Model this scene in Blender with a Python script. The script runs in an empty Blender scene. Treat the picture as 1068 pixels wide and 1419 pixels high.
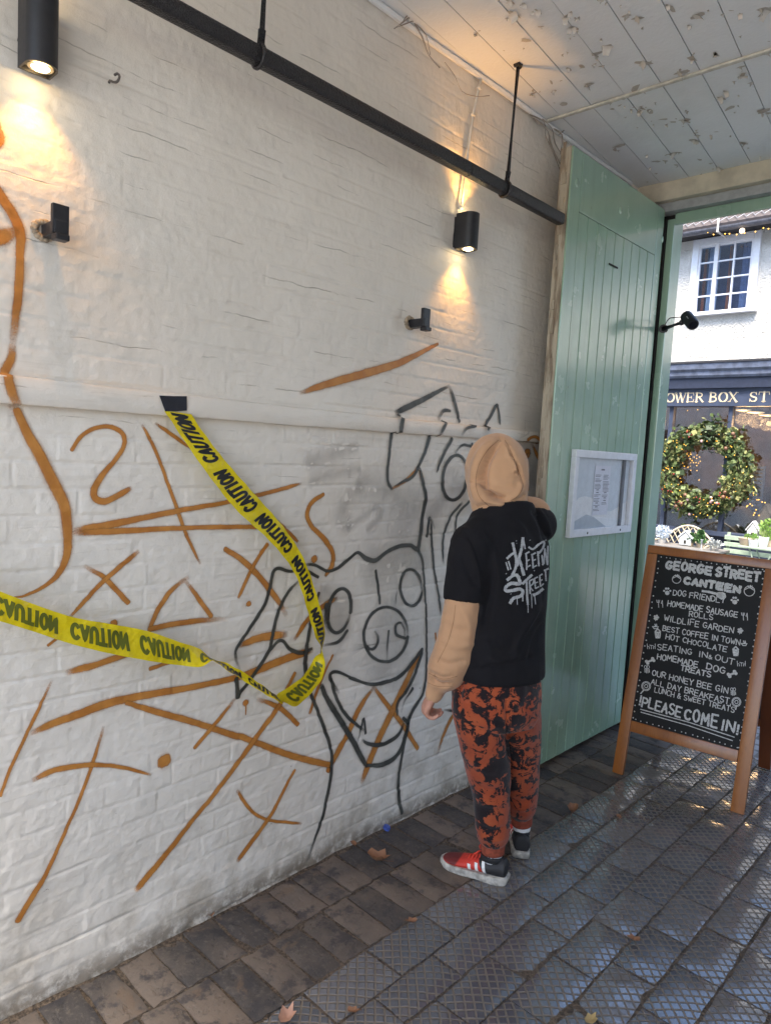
import bpy, bmesh, math, random
import numpy as np
from mathutils import Vector, Matrix
from mathutils.bvhtree import BVHTree
from mathutils import noise as mnoise
random.seed(7); rng = np.random.default_rng(7)
SC = bpy.context.scene; COL = SC.collection
R = math.radians

# ------------------------------------------------------------------ camera
FPX = 973.466; PW, PH = 1068.0, 1419.0
CAM = np.array([1.982, 0.0, 1.65])
CM = np.array([[0.7214448723, 0.6902475381, 0.0554583836],
               [0.1010529865, -0.0257126517, -0.9945487185],
               [-0.6850588224, 0.7231163085, -0.0883018359]])   # rows: right, down, forward
cd = bpy.data.cameras.new('camera'); cam = bpy.data.objects.new('camera', cd); COL.objects.link(cam)
cd.sensor_fit = 'VERTICAL'; cd.sensor_height = 24.0; cd.sensor_width = 24.0
cd.lens = 24.0 * FPX / PH; cd.clip_start = 0.02; cd.clip_end = 400
mw = Matrix.Identity(4)
for r in range(3):
    mw[r][0] = CM[0][r]; mw[r][1] = -CM[1][r]; mw[r][2] = -CM[2][r]; mw[r][3] = CAM[r]
cam.matrix_world = mw; SC.camera = cam

# ------------------------------------------------------------------ sky, sun, exposure
SUN_EL, SUN_AZ = 62.0, 165.0         # azimuth measured from +y towards +x
W = bpy.data.worlds.new('World'); SC.world = W; W.use_nodes = True
wn = W.node_tree; bg = wn.nodes['Background']
sky = wn.nodes.new('ShaderNodeTexSky'); sky.sky_type = 'NISHITA'; sky.sun_disc = False
sky.sun_elevation = R(SUN_EL); sky.sun_rotation = R(SUN_AZ)
sky.air_density = 1.0; sky.dust_density = 1.7; sky.ozone_density = 1.0
wn.links.new(sky.outputs[0], bg.inputs[0]); bg.inputs[1].default_value = 0.15
sl = bpy.data.lights.new('sun', 'SUN'); sl.energy = 2.4; sl.angle = R(25); sl.color = (1.0, 0.90, 0.76)
so = bpy.data.objects.new('sun', sl); COL.objects.link(so)
sd = Vector((math.sin(R(SUN_AZ)) * math.cos(R(SUN_EL)), math.cos(R(SUN_AZ)) * math.cos(R(SUN_EL)), math.sin(R(SUN_EL))))
so.rotation_euler = sd.to_track_quat('Z', 'Y').to_euler()
SC.view_settings.view_transform = 'Standard'; SC.view_settings.look = 'None'
SC.view_settings.exposure = 2.2; SC.view_settings.gamma = 1.0
SC.cycles.max_bounces = 10; SC.cycles.diffuse_bounces = 7; SC.cycles.caustics_reflective = False
SC.cycles.caustics_refractive = False; SC.cycles.sample_clamp_indirect = 6

# ------------------------------------------------------------------ rays of the survey (photo pixel -> place)
def ray(px, py): return CM.T @ np.array([(px - PW / 2) / FPX, (py - PH / 2) / FPX, 1.0])
def onx(px, py, x=0.0):
    d = ray(px, py); return CAM + d * ((x - CAM[0]) / d[0])
def ony(px, py, y):
    d = ray(px, py); return CAM + d * ((y - CAM[1]) / d[1])
def onz(px, py, z=0.0):
    d = ray(px, py); return CAM + d * ((z - CAM[2]) / d[2])
def dep(px, py, d):
    r = ray(px, py); return CAM + r * d
def proj(P):
    v = (np.asarray(P, float) - CAM) @ CM.T
    return np.stack([FPX * v[..., 0] / v[..., 2] + PW / 2, FPX * v[..., 1] / v[..., 2] + PH / 2], -1)

# ------------------------------------------------------------------ object helpers
LOC = {}
def wloc(o): return LOC.get(o.name, np.zeros(3))
def mk(name, V, F, mat, parent=None, loc=None, smooth=False, attrs=None, uv=None, angle=None):
    V = np.asarray(V, float).reshape(-1, 3)
    L = wloc(parent) if parent is not None else (np.asarray(loc, float) if loc is not None else np.zeros(3))
    me = bpy.data.meshes.new(name)
    if isinstance(F, np.ndarray) and len(F):
        n = F.shape[1]
        me.vertices.add(len(V)); me.vertices.foreach_set('co', (V - L).astype(np.float32).ravel())
        me.loops.add(F.size); me.loops.foreach_set('vertex_index', F.astype(np.int32).ravel())
        me.polygons.add(len(F)); me.polygons.foreach_set('loop_start', np.arange(0, F.size, n, dtype=np.int32))
        me.update(calc_edges=True)
    else:
        me.from_pydata((V - L).tolist(), [], [list(f) for f in F]); me.update()
    if attrs:
        for k, a in attrs.items():
            at = me.attributes.new(k, 'FLOAT', 'POINT'); at.data.foreach_set('value', np.asarray(a, np.float32))
    if uv is not None:
        ul = me.uv_layers.new(name='UVMap'); li = np.zeros(len(me.loops), np.int32); me.loops.foreach_get('vertex_index', li)
        ul.data.foreach_set('uv', np.asarray(uv, np.float32)[li].ravel())
    if mat is not None:
        for m in (mat if isinstance(mat, (list, tuple)) else [mat]): me.materials.append(m)
    o = bpy.data.objects.new(name, me); COL.objects.link(o)
    if parent is not None: o.parent = parent
    else: o.location = L
    LOC[o.name] = L
    if smooth: me.polygons.foreach_set('use_smooth', np.ones(len(me.polygons), bool))
    if angle:
        me.polygons.foreach_set('use_smooth', np.ones(len(me.polygons), bool)); me.set_sharp_from_angle(angle=R(angle))
    return o
def tag(o, label=None, cat=None, group=None, kind=None):
    if label: o['label'] = label
    if cat: o['category'] = cat
    if group: o['group'] = group
    if kind: o['kind'] = kind
    return o
def thing(name, label, cat, loc, group=None):
    o = bpy.data.objects.new(name, None); COL.objects.link(o); o.location = loc; o.empty_display_size = .1
    LOC[o.name] = np.asarray(loc, float); return tag(o, label, cat, group)

class MB:
    def __init__(s): s.V = []; s.F = []; s.n = 0
    def add(s, V, F):
        V = np.asarray(V, float).reshape(-1, 3); s.V.append(V); s.F += [[i + s.n for i in f] for f in F]; s.n += len(V); return s
    def build(s, name, mat, parent=None, **k):
        return mk(name, np.concatenate(s.V) if s.V else np.zeros((0, 3)), s.F, mat, parent, **k)
def _box(s, a, b, bev=0.0, M=None):
    lo = np.minimum(a, b).astype(float); hi = np.maximum(a, b).astype(float)
    if bev <= 0:
        V = [(x, y, z) for x in (lo[0], hi[0]) for y in (lo[1], hi[1]) for z in (lo[2], hi[2])]
        F = [(0, 1, 3, 2), (4, 6, 7, 5), (0, 4, 5, 1), (2, 3, 7, 6), (0, 2, 6, 4), (1, 5, 7, 3)]
    else:
        bev = min(bev, .45 * float((hi - lo).min()))
        bm = bmesh.new(); bmesh.ops.create_cube(bm, size=1)
        for v in bm.verts: v.co = Vector([(lo[i] + hi[i]) / 2 + v.co[i] * (hi[i] - lo[i]) for i in range(3)])
        bmesh.ops.bevel(bm, geom=bm.edges[:], offset=bev, segments=2, affect='EDGES', profile=.6)
        bm.verts.index_update(); V = [tuple(v.co) for v in bm.verts]; F = [[v.index for v in f.verts] for f in bm.faces]; bm.free()
    V = np.asarray(V, float)
    if M is not None: V = V @ np.asarray(M)[:3, :3].T + np.asarray(M)[:3, 3]
    return s.add(V, F)
MB.box = _box
def frame_of(t, ref=None):
    t = np.asarray(t, float); t = t / np.linalg.norm(t)
    r = np.array([0, 0, 1.]) if ref is None else np.asarray(ref, float)
    if abs(t @ r) > .95: r = np.array([1., 0, 0])
    a = np.cross(t, r); a /= np.linalg.norm(a); b = np.cross(a, t); return a, b
def _tube(s, pts, rad, n=8, caps=True):
    pts = np.asarray(pts, float); rad = np.broadcast_to(rad, (len(pts),)); V = []
    a = None
    for i, p in enumerate(pts):
        t = pts[min(i + 1, len(pts) - 1)] - pts[max(i - 1, 0)]; t = t / (np.linalg.norm(t) + 1e-12)
        if a is None: a, b = frame_of(t)
        else:
            a = a - t * (a @ t); a /= np.linalg.norm(a); b = np.cross(t, a)
        for k in range(n):
            w = 2 * math.pi * k / n; V.append(p + rad[i] * (a * math.cos(w) + b * math.sin(w)))
    F = [(i * n + k, i * n + (k + 1) % n, (i + 1) * n + (k + 1) % n, (i + 1) * n + k) for i in range(len(pts) - 1) for k in range(n)]
    if caps: F += [tuple(range(n))[::-1], tuple((len(pts) - 1) * n + k for k in range(n))]
    return s.add(V, F)
MB.tube = _tube
def _loft(s, rings, n=20, p=2.0):
    V = []
    for c, A, B in rings:
        c, A, B = map(lambda q: np.asarray(q, float), (c, A, B))
        for k in range(n):
            w = 2 * math.pi * k / n; x, y = math.cos(w), math.sin(w)
            x = math.copysign(abs(x) ** (2 / p), x); y = math.copysign(abs(y) ** (2 / p), y); V.append(c + A * x + B * y)
    m = len(rings)
    F = [(i * n + k, i * n + (k + 1) % n, (i + 1) * n + (k + 1) % n, (i + 1) * n + k) for i in range(m - 1) for k in range(n)]
    F += [tuple(range(n))[::-1], tuple((m - 1) * n + k for k in range(n))]
    return s.add(V, F)
MB.loft = _loft
def _ball(s, c, r, n=10, m=7, M=None):
    V = []; c = np.asarray(c, float); r = np.broadcast_to(r, (3,))
    for i in range(m + 1):
        th = math.pi * i / m
        for k in range(n):
            ph = 2 * math.pi * k / n; V.append([r[0] * math.sin(th) * math.cos(ph), r[1] * math.sin(th) * math.sin(ph), r[2] * math.cos(th)])
    V = np.array(V)
    if M is not None: V = V @ np.asarray(M).T
    F = [(i * n + k, (i + 1) * n + k, (i + 1) * n + (k + 1) % n, i * n + (k + 1) % n) for i in range(m) for k in range(n)]
    return s.add(V + c, F)
MB.ball = _ball
def _prism(s, poly, axis, lo, hi):
    """extrude a 2-D polygon along an axis (0,1,2)"""
    o = [i for i in range(3) if i != axis]; n = len(poly); V = np.zeros((2 * n, 3))
    for j, h in enumerate((lo, hi)):
        V[j * n:(j + 1) * n, o] = poly; V[j * n:(j + 1) * n, axis] = h
    return s.add(V, [tuple(range(n))[::-1], tuple(range(n, 2 * n))] + [(i, (i + 1) % n, n + (i + 1) % n, n + i) for i in range(n)])
MB.prism = _prism

def spline(P, step):
    P = np.asarray(P, float)
    if len(P) == 2: Q = np.array([P[0], P[0] * .67 + P[1] * .33, P[0] * .33 + P[1] * .67, P[1]])
    else: Q = P
    Q = np.vstack([2 * Q[0] - Q[1], Q, 2 * Q[-1] - Q[-2]]); out = []
    for i in range(1, len(Q) - 2):
        n = max(2, int(np.linalg.norm(Q[i + 1][:2] - Q[i][:2]) / step))
        for k in range(n):
            t = k / n; a, b, c, d = Q[i - 1], Q[i], Q[i + 1], Q[i + 2]
            out.append(.5 * (2 * b + (c - a) * t + (2 * a - 5 * b + 4 * c - d) * t * t + (3 * b - a - 3 * c + d) * t ** 3))
    out.append(Q[-2]); return np.array(out)

# vectorised value noise
def _h(i, j, k, s):
    n = (i.astype(np.int64) * 374761393 + j.astype(np.int64) * 668265263 + k.astype(np.int64) * 2147483647 + s * 144665) & 0xffffffff
    n = ((n ^ (n >> 13)) * 1274126177) & 0xffffffff; return ((n ^ (n >> 16)) & 0xffff) / 65535.0
def vn(x, y, z=0.0, s=0):
    x, y, z = np.broadcast_arrays(np.asarray(x, float), y, z)
    i, j, k = np.floor(x), np.floor(y), np.floor(z); u, v, w = x - i, y - j, z - k
    u, v, w = [t * t * (3 - 2 * t) for t in (u, v, w)]; r = 0
    for a in (0, 1):
        for b in (0, 1):
            for c in (0, 1):
                r = r + _h(i + a, j + b, k + c, s) * (u if a else 1 - u) * (v if b else 1 - v) * (w if c else 1 - w)
    return r - .5
def fbm(x, y, z=0.0, s=0, o=3):
    r = 0; a = 1.0
    for q in range(o):
        r = r + a * vn(np.asarray(x) * 2 ** q, np.asarray(y) * 2 ** q, np.asarray(z) * 2 ** q, s + q); a *= .5
    return r

# ------------------------------------------------------------------ materials
class Sh:
    def __init__(s, name):
        s.m = bpy.data.materials.new(name); s.m.use_nodes = True; s.t = s.m.node_tree; s.b = s.t.nodes['Principled BSDF']; s._o = None
    def n(s, ty, **kw):
        x = s.t.nodes.new('ShaderNode' + ty)
        for k, v in kw.items(): setattr(x, k, v)
        return x
    def put(s, sock, v):
        if hasattr(v, 'links') or isinstance(v, bpy.types.NodeSocket): s.t.links.new(v, sock)
        elif v is not None:
            if isinstance(v, (tuple, list)) and len(v) == 3 and sock.type == 'RGBA': v = (*v, 1)
            sock.default_value = v
    def set(s, **kw):
        for k, v in kw.items(): s.put(s.b.inputs[k.replace('_', ' ')], v)
        return s
    def obj(s, scale=None):
        if s._o is None: s._o = s.n('TexCoord').outputs['Object']
        if scale is None: return s._o
        q = s.n('VectorMath', operation='MULTIPLY'); s.put(q.inputs[0], s._o); q.inputs[1].default_value = scale; return q.outputs[0]
    def uv(s): return s.n('TexCoord').outputs['UV']
    def attr(s, name): return s.n('Attribute', attribute_name=name).outputs['Fac']
    def sep(s, v):
        q = s.n('SeparateXYZ'); s.put(q.inputs[0], v); return q.outputs
    def comb(s, x, y, z=0.0):
        q = s.n('CombineXYZ'); [s.put(q.inputs[i], v) for i, v in enumerate((x, y, z))]; return q.outputs[0]
    def noise(s, scale, detail=3, rough=.55, vec=None, dist=0.0):
        q = s.n('TexNoise'); s.put(q.inputs['Vector'], s.obj() if vec is None else vec)
        q.inputs['Scale'].default_value = scale; q.inputs['Detail'].default_value = detail; q.inputs['Roughness'].default_value = rough; q.inputs['Distortion'].default_value = dist
        return q.outputs['Fac']
    def vor(s, scale, vec=None, out='Distance', feature='F1'):
        q = s.n('TexVoronoi', feature=feature); s.put(q.inputs['Vector'], s.obj() if vec is None else vec); q.inputs['Scale'].default_value = scale; return q.outputs[out]
    def ma(s, op, a, b=0.0, c=None, clamp=False):
        q = s.n('Math', operation=op, use_clamp=clamp); s.put(q.inputs[0], a); s.put(q.inputs[1], b)
        if c is not None: s.put(q.inputs[2], c)
        return q.outputs[0]
    def ss(s, x, lo, hi):
        q = s.n('MapRange', interpolation_type='SMOOTHSTEP'); s.put(q.inputs['Value'], x); s.put(q.inputs['From Min'], lo); s.put(q.inputs['From Max'], hi); return q.outputs['Result']
    def mix(s, f, a, b):
        q = s.n('Mix', data_type='RGBA'); s.put(q.inputs[0], f); s.put(q.inputs[6], a); s.put(q.inputs[7], b); return q.outputs[2]
    def bump(s, h, strength=.5, dist=.002, prev=None):
        q = s.n('Bump'); q.inputs['Strength'].default_value = strength; q.inputs['Distance'].default_value = dist
        s.put(q.inputs['Height'], h)
        if prev is not None: s.put(q.inputs['Normal'], prev)
        return q.outputs[0]
def simple(name, col, rough=.5, metal=0.0, var=.12, scale=25, bump=.0, bscale=120, spec=.5, coat=0.0, obj_bump_dist=.0015):
    s = Sh(name); c = np.array(col)
    s.set(Base_Color=s.mix(s.ss(s.noise(scale, 4), .3, .7), tuple(c * (1 - var)), tuple(np.minimum(c * (1 + var), 1))), Metallic=metal, Specular_IOR_Level=spec, Coat_Weight=coat)
    s.set(Roughness=s.ma('ADD', rough - .08, s.ma('MULTIPLY', s.noise(scale * 2.3, 3), .16)))
    if bump: s.set(Normal=s.bump(s.noise(bscale, 4), bump, obj_bump_dist))
    return s.m
def emit(name, col, strength):
    s = Sh(name); s.set(Base_Color=col, Emission_Color=col, Emission_Strength=strength, Roughness=.4); return s.m
# ================================================================== MATERIALS OF THE PASSAGE
def wall_material():
    s = Sh('white_painted_brick'); X = s.sep(s.obj()); y, z = X[1], X[2]
    n1 = s.noise(1.3, 4); n2 = s.noise(9, 5)
    col = s.mix(s.ss(n1, .25, .75), (.68, .63, .555), (.755, .708, .635))
    col = s.mix(s.ma('MULTIPLY', s.ss(n2, .52, .72), .32), col, (.585, .555, .50)); col = s.mix(s.ma('MULTIPLY', s.ss(s.noise(1.0, 5, .65, s.obj((1, 2.6, 30))), .56, .72), .30), col, (.50, .45, .38))
    # dirt near the pavement
    low = s.ma('MULTIPLY', s.ss(z, .55, .0), s.ss(s.noise(6, 6, .65), .42, .7))
    col = s.mix(s.ma('MULTIPLY', low, .75), col, (.36, .31, .24))
    foot = s.ma('MULTIPLY', s.ss(z, .11, .0), s.ss(s.noise(23, 5, .7), .30, .58)); col = s.mix(s.ma('MULTIPLY', foot, .85), col, (.17, .135, .10))
    # hairline cracks at the joints: broken lines along the courses
    wob = s.ma('MULTIPLY', s.ma('SUBTRACT', s.noise(2.2, 4), .5), .05)
    wob2 = s.ma('MULTIPLY', s.ma('SUBTRACT', s.noise(14, 3), .5), .012)
    zz = s.ma('ADD', s.ma('ADD', z, wob), wob2)
    d = s.ma('ABSOLUTE', s.ma('SUBTRACT', s.ma('FRACT', s.ma('DIVIDE', zz, .075)), .5))
    seg = s.ss(s.noise(1.0, 4, .65, s.obj((1, 3.4, 13.3))), .50, .62)
    up = s.ss(z, 1.2, 2.0)
    hair = s.ma('MULTIPLY', s.ma('MULTIPLY', s.ss(d, .026, .006), seg), s.ma('ADD', s.ma('MULTIPLY', up, .34), .09))
    col = s.mix(hair, col, (.17, .14, .11))
    # little chips
    chip = s.ma('MULTIPLY', s.ss(s.noise(16, 4, .6, s.obj((1, 1, 2.2))), .70, .74), s.ss(z, 1.3, .2))
    col = s.mix(s.ma('MULTIPLY', chip, .9), col, (.22, .14, .10))
    s.set(Base_Color=col, Roughness=s.ma('ADD', .34, s.ma('MULTIPLY', n2, .2)), Specular_IOR_Level=.42)
    h = s.ma('ADD', s.ma('MULTIPLY', s.noise(30, 9, .74), 1.0), s.ma('MULTIPLY', hair, -1.2))
    s.set(Normal=s.bump(h, .75, .0045)); return s.m
M_WALL = wall_material()
def paint_material(name, col, col2, speck=.35, rough=.45):
    s = Sh(name); a = s.attr('alpha')
    n = s.noise(420, 2); n2 = s.noise(14, 4)
    n3 = s.noise(150, 4, .7); k = s.ma('ADD', a, s.ma('MULTIPLY', s.ma('SUBTRACT', s.ma('ADD', s.ma('MULTIPLY', n, .6), s.ma('MULTIPLY', n3, .4)), .5), speck * 2))
    s.set(Base_Color=s.mix(s.ss(n2, .3, .7), col, col2), Roughness=rough, Alpha=s.ma('MULTIPLY', s.ma('ADD', s.ma('MULTIPLY', s.ss(k, .14, .84), .93), s.ma('MULTIPLY', a, .07)), s.ss(a, 0.0, .22)))
    s.set(Normal=s.bump(s.noise(45, 6, .62), .5, .004)); return s.m
M_ORANGE = paint_material('orange_spray_paint', (.39, .145, .024), (.49, .21, .042))
M_BLACKP = paint_material('black_spray_paint', (.035, .036, .03), (.07, .07, .06))
M_GREYP = None
def smudge_material():
    s = Sh('thin_grey_spray'); a = s.attr('alpha'); n = s.noise(12, 3)
    s.set(Base_Color=(.27, .24, .21), Roughness=.35, Alpha=s.ma('MULTIPLY', s.ma('MULTIPLY', a, .30), s.ss(n, -.2, .8))); return s.m
M_GREYP = smudge_material()
M_BLACK = simple('black_satin_metal', (.014, .014, .017), .42, 0, .2, 40)
M_PIPE = Sh('tar_black_paint'); M_PIPE.set(Base_Color=(.012, .011, .013), Roughness=.34, Normal=M_PIPE.bump(M_PIPE.vor(170), .9, .003)); M_PIPE = M_PIPE.m

# ================================================================== BRICK WALL (real relief)
ys = np.concatenate([np.arange(-3.2, .4, .06), np.arange(.4, 3.4, .0050), np.arange(3.4, 4.42, .06)])
zs = np.concatenate([np.arange(-.02, 3.30, .0050), [3.31]])
YY, ZZ = np.meshgrid(ys, zs, indexing='ij')
def wall_height(y, z):
    zc = z + .012 * vn(y * 1.1, z * .6, 0, 3) * 2 + .004 * vn(y * 7, z * 7, 0, 4)
    c = np.floor(zc / .075); fz = zc / .075 - c
    off = np.where(c % 2 == 0, 0.0, .5); L = np.where(c % 4 == 3, .1125, .225)
    yq = (y + .008 * vn(y * 6, z * 9, 0, 5)) / L + off + .37 * _h(c, c * 0, c * 0, 9)
    bi = np.floor(yq); fy = yq - bi
    dz = np.minimum(fz, 1 - fz) * .075; dy = np.minimum(fy, 1 - fy) * L
    g = np.clip(np.minimum(dz, dy * 1.1 + .0045 * (_h(bi, c, c * 0, 77) - .1)) / .008, 0, 1); g = g * g * (3 - 2 * g)
    vis = .35 + 1.1 * np.clip(vn(y * 1.4, z * 1.4, 0, 12) + .5, 0, 1)       # joints choked with paint here and there
    crisp = 1 - .45 * np.clip((z - 1.5) / .8, 0, 1)
    brick = (_h(bi, c, c * 0, 21) - .5) * .0022
    h = (-.0019 * vis * (1 - g) + brick * g) * crisp
    h = h + .009 * fbm(y * 1.6, z * 2.6, 0, 31, 2) + .0024 * fbm(y * 9, z * 16, 0, 41, 2) + .0016 * vn(y * 60, z * 60, 0, 51) + .0009 * fbm(y * 30, z * 42, 0, 71, 3)
    edge_ = np.exp(-((np.minimum(fz, 1 - fz) * .075) / .0035) ** 2) * np.clip(fbm(y * 2.2, c * 1.7, 0, 81, 2) * 2.4 - .1, 0, 1); h = h - .0042 * edge_
    low = np.clip((.35 - z) / .35, 0, 1); h = h + low * .006 * fbm(y * 9, z * 9, 0, 61, 3) + low * low * .008
    return h
HH = wall_height(YY, ZZ)
def wall_x(y, z):
    i = np.interp(y, ys, np.arange(len(ys))); j = np.interp(z, zs, np.arange(len(zs)))
    i0 = np.clip(i.astype(int), 0, len(ys) - 2); j0 = np.clip(j.astype(int), 0, len(zs) - 2); u = i - i0; v = j - j0
    return (HH[i0, j0] * (1 - u) * (1 - v) + HH[i0 + 1, j0] * u * (1 - v) + HH[i0, j0 + 1] * (1 - u) * v + HH[i0 + 1, j0 + 1] * u * v)
ny, nz = YY.shape; idx = np.arange(ny * nz).reshape(ny, nz)
VW = np.stack([HH, YY, ZZ], -1).reshape(-1, 3)
FW = np.stack([idx[:-1, :-1], idx[1:, :-1], idx[1:, 1:], idx[:-1, 1:]], -1).reshape(-1, 4)
wall = mk('brick_wall', VW, FW, M_WALL, loc=(0, 1.8, 0), smooth=True)
tag(wall, 'long white painted brick wall sprayed with orange and black graffiti', 'wall')
wb = MB(); wb.box((-.25, -3.2, -.02), (-.035, 4.42, 3.31)); wb.build('wall_core', simple('inner_brick', (.3, .2, .15), .9), wall)
# ledge
LB = lambda y: 1.712 + .0075 * (y - .6); LT = lambda y: 1.783 - .001 * (y - .6); LX = .027
yl = np.arange(-3.2, 4.2, .03); V = []; F = []
for i, y in enumerate(yl):
    w = .0025 * math.sin(y * 2.3) + .0012 * math.sin(y * 11)
    for (x, z) in ((-.03, LB(y)), (LX - .003 + w, LB(y)), (LX + w, LB(y) + .004), (LX + w, LT(y) - .008), (LX - .004 + w, LT(y) - .001), (-.03, LT(y) + .006)): V.append((x, y, z + w * .6))
for i in range(len(yl) - 1):
    for k in range(5): F.append((i * 6 + k, (i + 1) * 6 + k, (i + 1) * 6 + k + 1, i * 6 + k + 1))
ledge = mk('ledge', V, F, M_WALL, wall, angle=40)

# ------------------------------------------------------------------ graffiti: sprayed ribbons lying on the relief
def crop(o, s, P): return [(o[0] + x / s, o[1] + y / s) for x, y in P]
A_ = lambda *P: crop((0, 0), 2.956, P)
D_ = lambda *P: crop((0, 480), 2.956, P)
E_ = lambda *P: crop((300, 480), 2.956, P)
F_ = lambda *P: crop((0, 940), 2.961, P)
G_ = lambda *P: crop((300, 940), 2.961, P)
H_ = lambda *P: crop((560, 580), 3.547, P)
def ell(c, rx, ry, rot=0, a0=0, a1=2 * math.pi, n=22):
    o = []
    for i in range(n + 1):
        w = a0 + (a1 - a0) * i / n; x = rx * math.cos(w); y = ry * math.sin(w)
        o.append((c[0] + x * math.cos(rot) - y * math.sin(rot), c[1] + x * math.sin(rot) + y * math.cos(rot)))
    return o
W3 = 2.956
OR = [ # (points in the photo, widths in photo px)
 (A_((-60, 470), (-20, 500), (0, 560), (-10, 600)), [14, 16, 16, 10]),
 (A_((-25, 760), (15, 820), (60, 890), (82, 960), (82, 1030), (78, 1150), (62, 1300), (52, 1419)), [14, 15, 16, 15, 13, 13, 14, 14]),
 (A_((-60, 1010), (-20, 985), (30, 960), (70, 940)), [22, 24, 24, 16]),
 (A_((52, 1419), (45, 1470), (16, 1535), (28, 1600), (60, 1672)), [14, 15, 15, 16, 16]),
 (D_((70, 262), (110, 350), (165, 450), (222, 565), (262, 650), (275, 740), (272, 850), (240, 930), (195, 973), (110, 1018), (50, 1028)), [12, 15, 17, 18, 18, 16, 12, 9, 6, 4, 2]),
 (D_((292, 425), (330, 370), (390, 335), (450, 330), (500, 358), (508, 402), (470, 465), (420, 525), (384, 585), (388, 622), (425, 634), (480, 612), (535, 580)), [6, 6.5, 6.5, 7, 7, 7, 7, 9, 11, 11, 10, 9, 8]),
 (D_((582, 322), (640, 440), (700, 600), (735, 700), (770, 790), (820, 890)), [5, 5, 5, 5.5, 5, 4]),
 (D_((635, 315), (700, 360), (790, 425)), [5, 5.5, 5]), (E_((215, 690), (270, 740), (330, 800)), [5, 5.5, 5]), ([(267, 622), (310, 655), (352, 695), (375, 715)], [5, 5, 5, 5]),
 ([(104, 736), (150, 727), (244, 708), (322, 694), (380, 680), (416, 670)], [14, 11, 8, 6.5, 6, 5]),
 (D_((300, 764), (500, 755), (760, 743), (1064, 738)) + [(385, 730)], [11, 9, 7, 7, 7]),
 (D_((345, 900), (430, 950), (525, 1050)), [8, 8, 8]), (D_((565, 840), (430, 955), (350, 1040), (280, 1115)), [8, 7, 6, 5]),
 (D_((463, 1128), (468, 1138)), [11, 11]),
 (D_((770, 945), (700, 1000), (645, 1080), (612, 1160)), [8, 7.5, 7, 6]), (D_((755, 955), (810, 1030), (865, 1105)), [7, 7, 7]), (D_((612, 1158), (700, 1138), (800, 1125), (920, 1115)), [8, 8, 9, 10]),
 (E_((35, 830), (110, 880), (190, 960), (250, 1040), (285, 1100)), [8, 8.5, 9, 9, 9]), (E_((205, 810), (150, 900), (90, 1030)), [5, 5, 4.5]),
 (E_((131, 1052), (133, 1058)), [8, 8]), (E_((398, 868), (401, 874)), [9.5, 9.5]),
 (E_((435, 605), (390, 635), (365, 685), (385, 735), (440, 790), (472, 840), (475, 890), (445, 940)), [5, 6, 6, 6.5, 7, 6.5, 6, 5]),
 (E_((90, 1225), (180, 1192), (285, 1178)), [9, 11, 12]), (E_((495, 1033), (440, 1062), (380, 1112), (320, 1200)), [6, 6, 6, 6]),
 (D_((275, 1335), (400, 1300), (480, 1272), (560, 1250)), [11, 10, 9, 8]), (D_((615, 1320), (690, 1297), (760, 1280)), [6, 6, 5]), (D_((195, 1225), (240, 1190)), [4, 4]),
 (F_((130, 222), (200, 192), (300, 155), (450, 100), (620, 65), (800, 35), (960, 0)) + E_((150, 1335), (270, 1285), (395, 1245)), [8, 11, 12, 12, 11, 9, 9, 10, 11, 10]),
 (F_((210, 10), (150, 140), (100, 245), (50, 350), (0, 480)), [4.5, 5, 5, 5, 4]),
 (F_((427, 200), (380, 350), (330, 480), (260, 640), (190, 790), (130, 890), (70, 990)), [5, 5, 5, 5, 6, 8, 8]),
 (F_((135, 415), (230, 374), (370, 355), (500, 365), (620, 396)), [9, 8.5, 7, 5.5, 4.5]),
 (F_((664, 345), (686, 335)), [16, 16]),
 (F_((520, 100), (650, 140), (800, 182), (960, 235)) + G_((100, 240), (160, 262), (300, 315), (470, 357)), [7, 10, 10, 10, 10, 10, 10, 10]),
 (F_((968, 82), (880, 192), (800, 285)), [5, 5, 5]),
 (E_((322, 1338), (280, 1419)) + G_((262, 105), (150, 262), (0, 465)) + F_((800, 570), (650, 760), (560, 865)), [4, 5, 6, 6.5, 6, 6, 8, 9]),
 (G_((170, 85), (260, 122), (335, 190)), [8, 8, 7]), (G_((119, 97), (122, 104)), [9, 9]), (G_((121, 104), (121, 150)), [2, 1.5]),
 (G_((85, 460), (140, 540), (210, 580), (345, 594)), [6, 5, 4.5, 4.5]), (G_((320, 375), (265, 480), (210, 580), (85, 745)), [3, 4, 5, 6]),
 (G_((645, 35), (580, 130), (540, 220), (490, 310), (455, 378)), [5, 7, 7, 7, 6]), (G_((640, 30), (700, 110), (760, 190), (822, 286)), [6, 6, 6, 5.5]),
 (E_((830, 1255), (790, 1340)) + G_((740, 90), (690, 190), (640, 300), (590, 425)), [5, 6, 8, 8, 8, 7]),
 (E_((480, 1265), (445, 1335)) + G_((418, 40), (380, 145)), [2.5, 3, 4, 4]), (G_((975, 140), (930, 222), (903, 315)), [4, 4, 4]),
 (E_((340, 190), (450, 155), (600, 112), (750, 66), (905, -10)), [8, 11, 13, 10, 4]), (E_((822, 495), (775, 545), (715, 582)), [4, 4, 3]), (E_((825, 495), (840, 560)), [4, 3]),
 (E_((895, 1175), (902, 1230)), [2, 3]),
 (H_((578, 105), (600, 90), (625, 93), (648, 118)), [4, 4, 4, 4]), (H_((602, 165), (602, 180)), [8, 8]), (H_((622, 122), (650, 180), (676, 226)), [4, 4, 3]), (H_((575, 215), (598, 270), (602, 350)), [4, 5, 5]),
]
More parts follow.
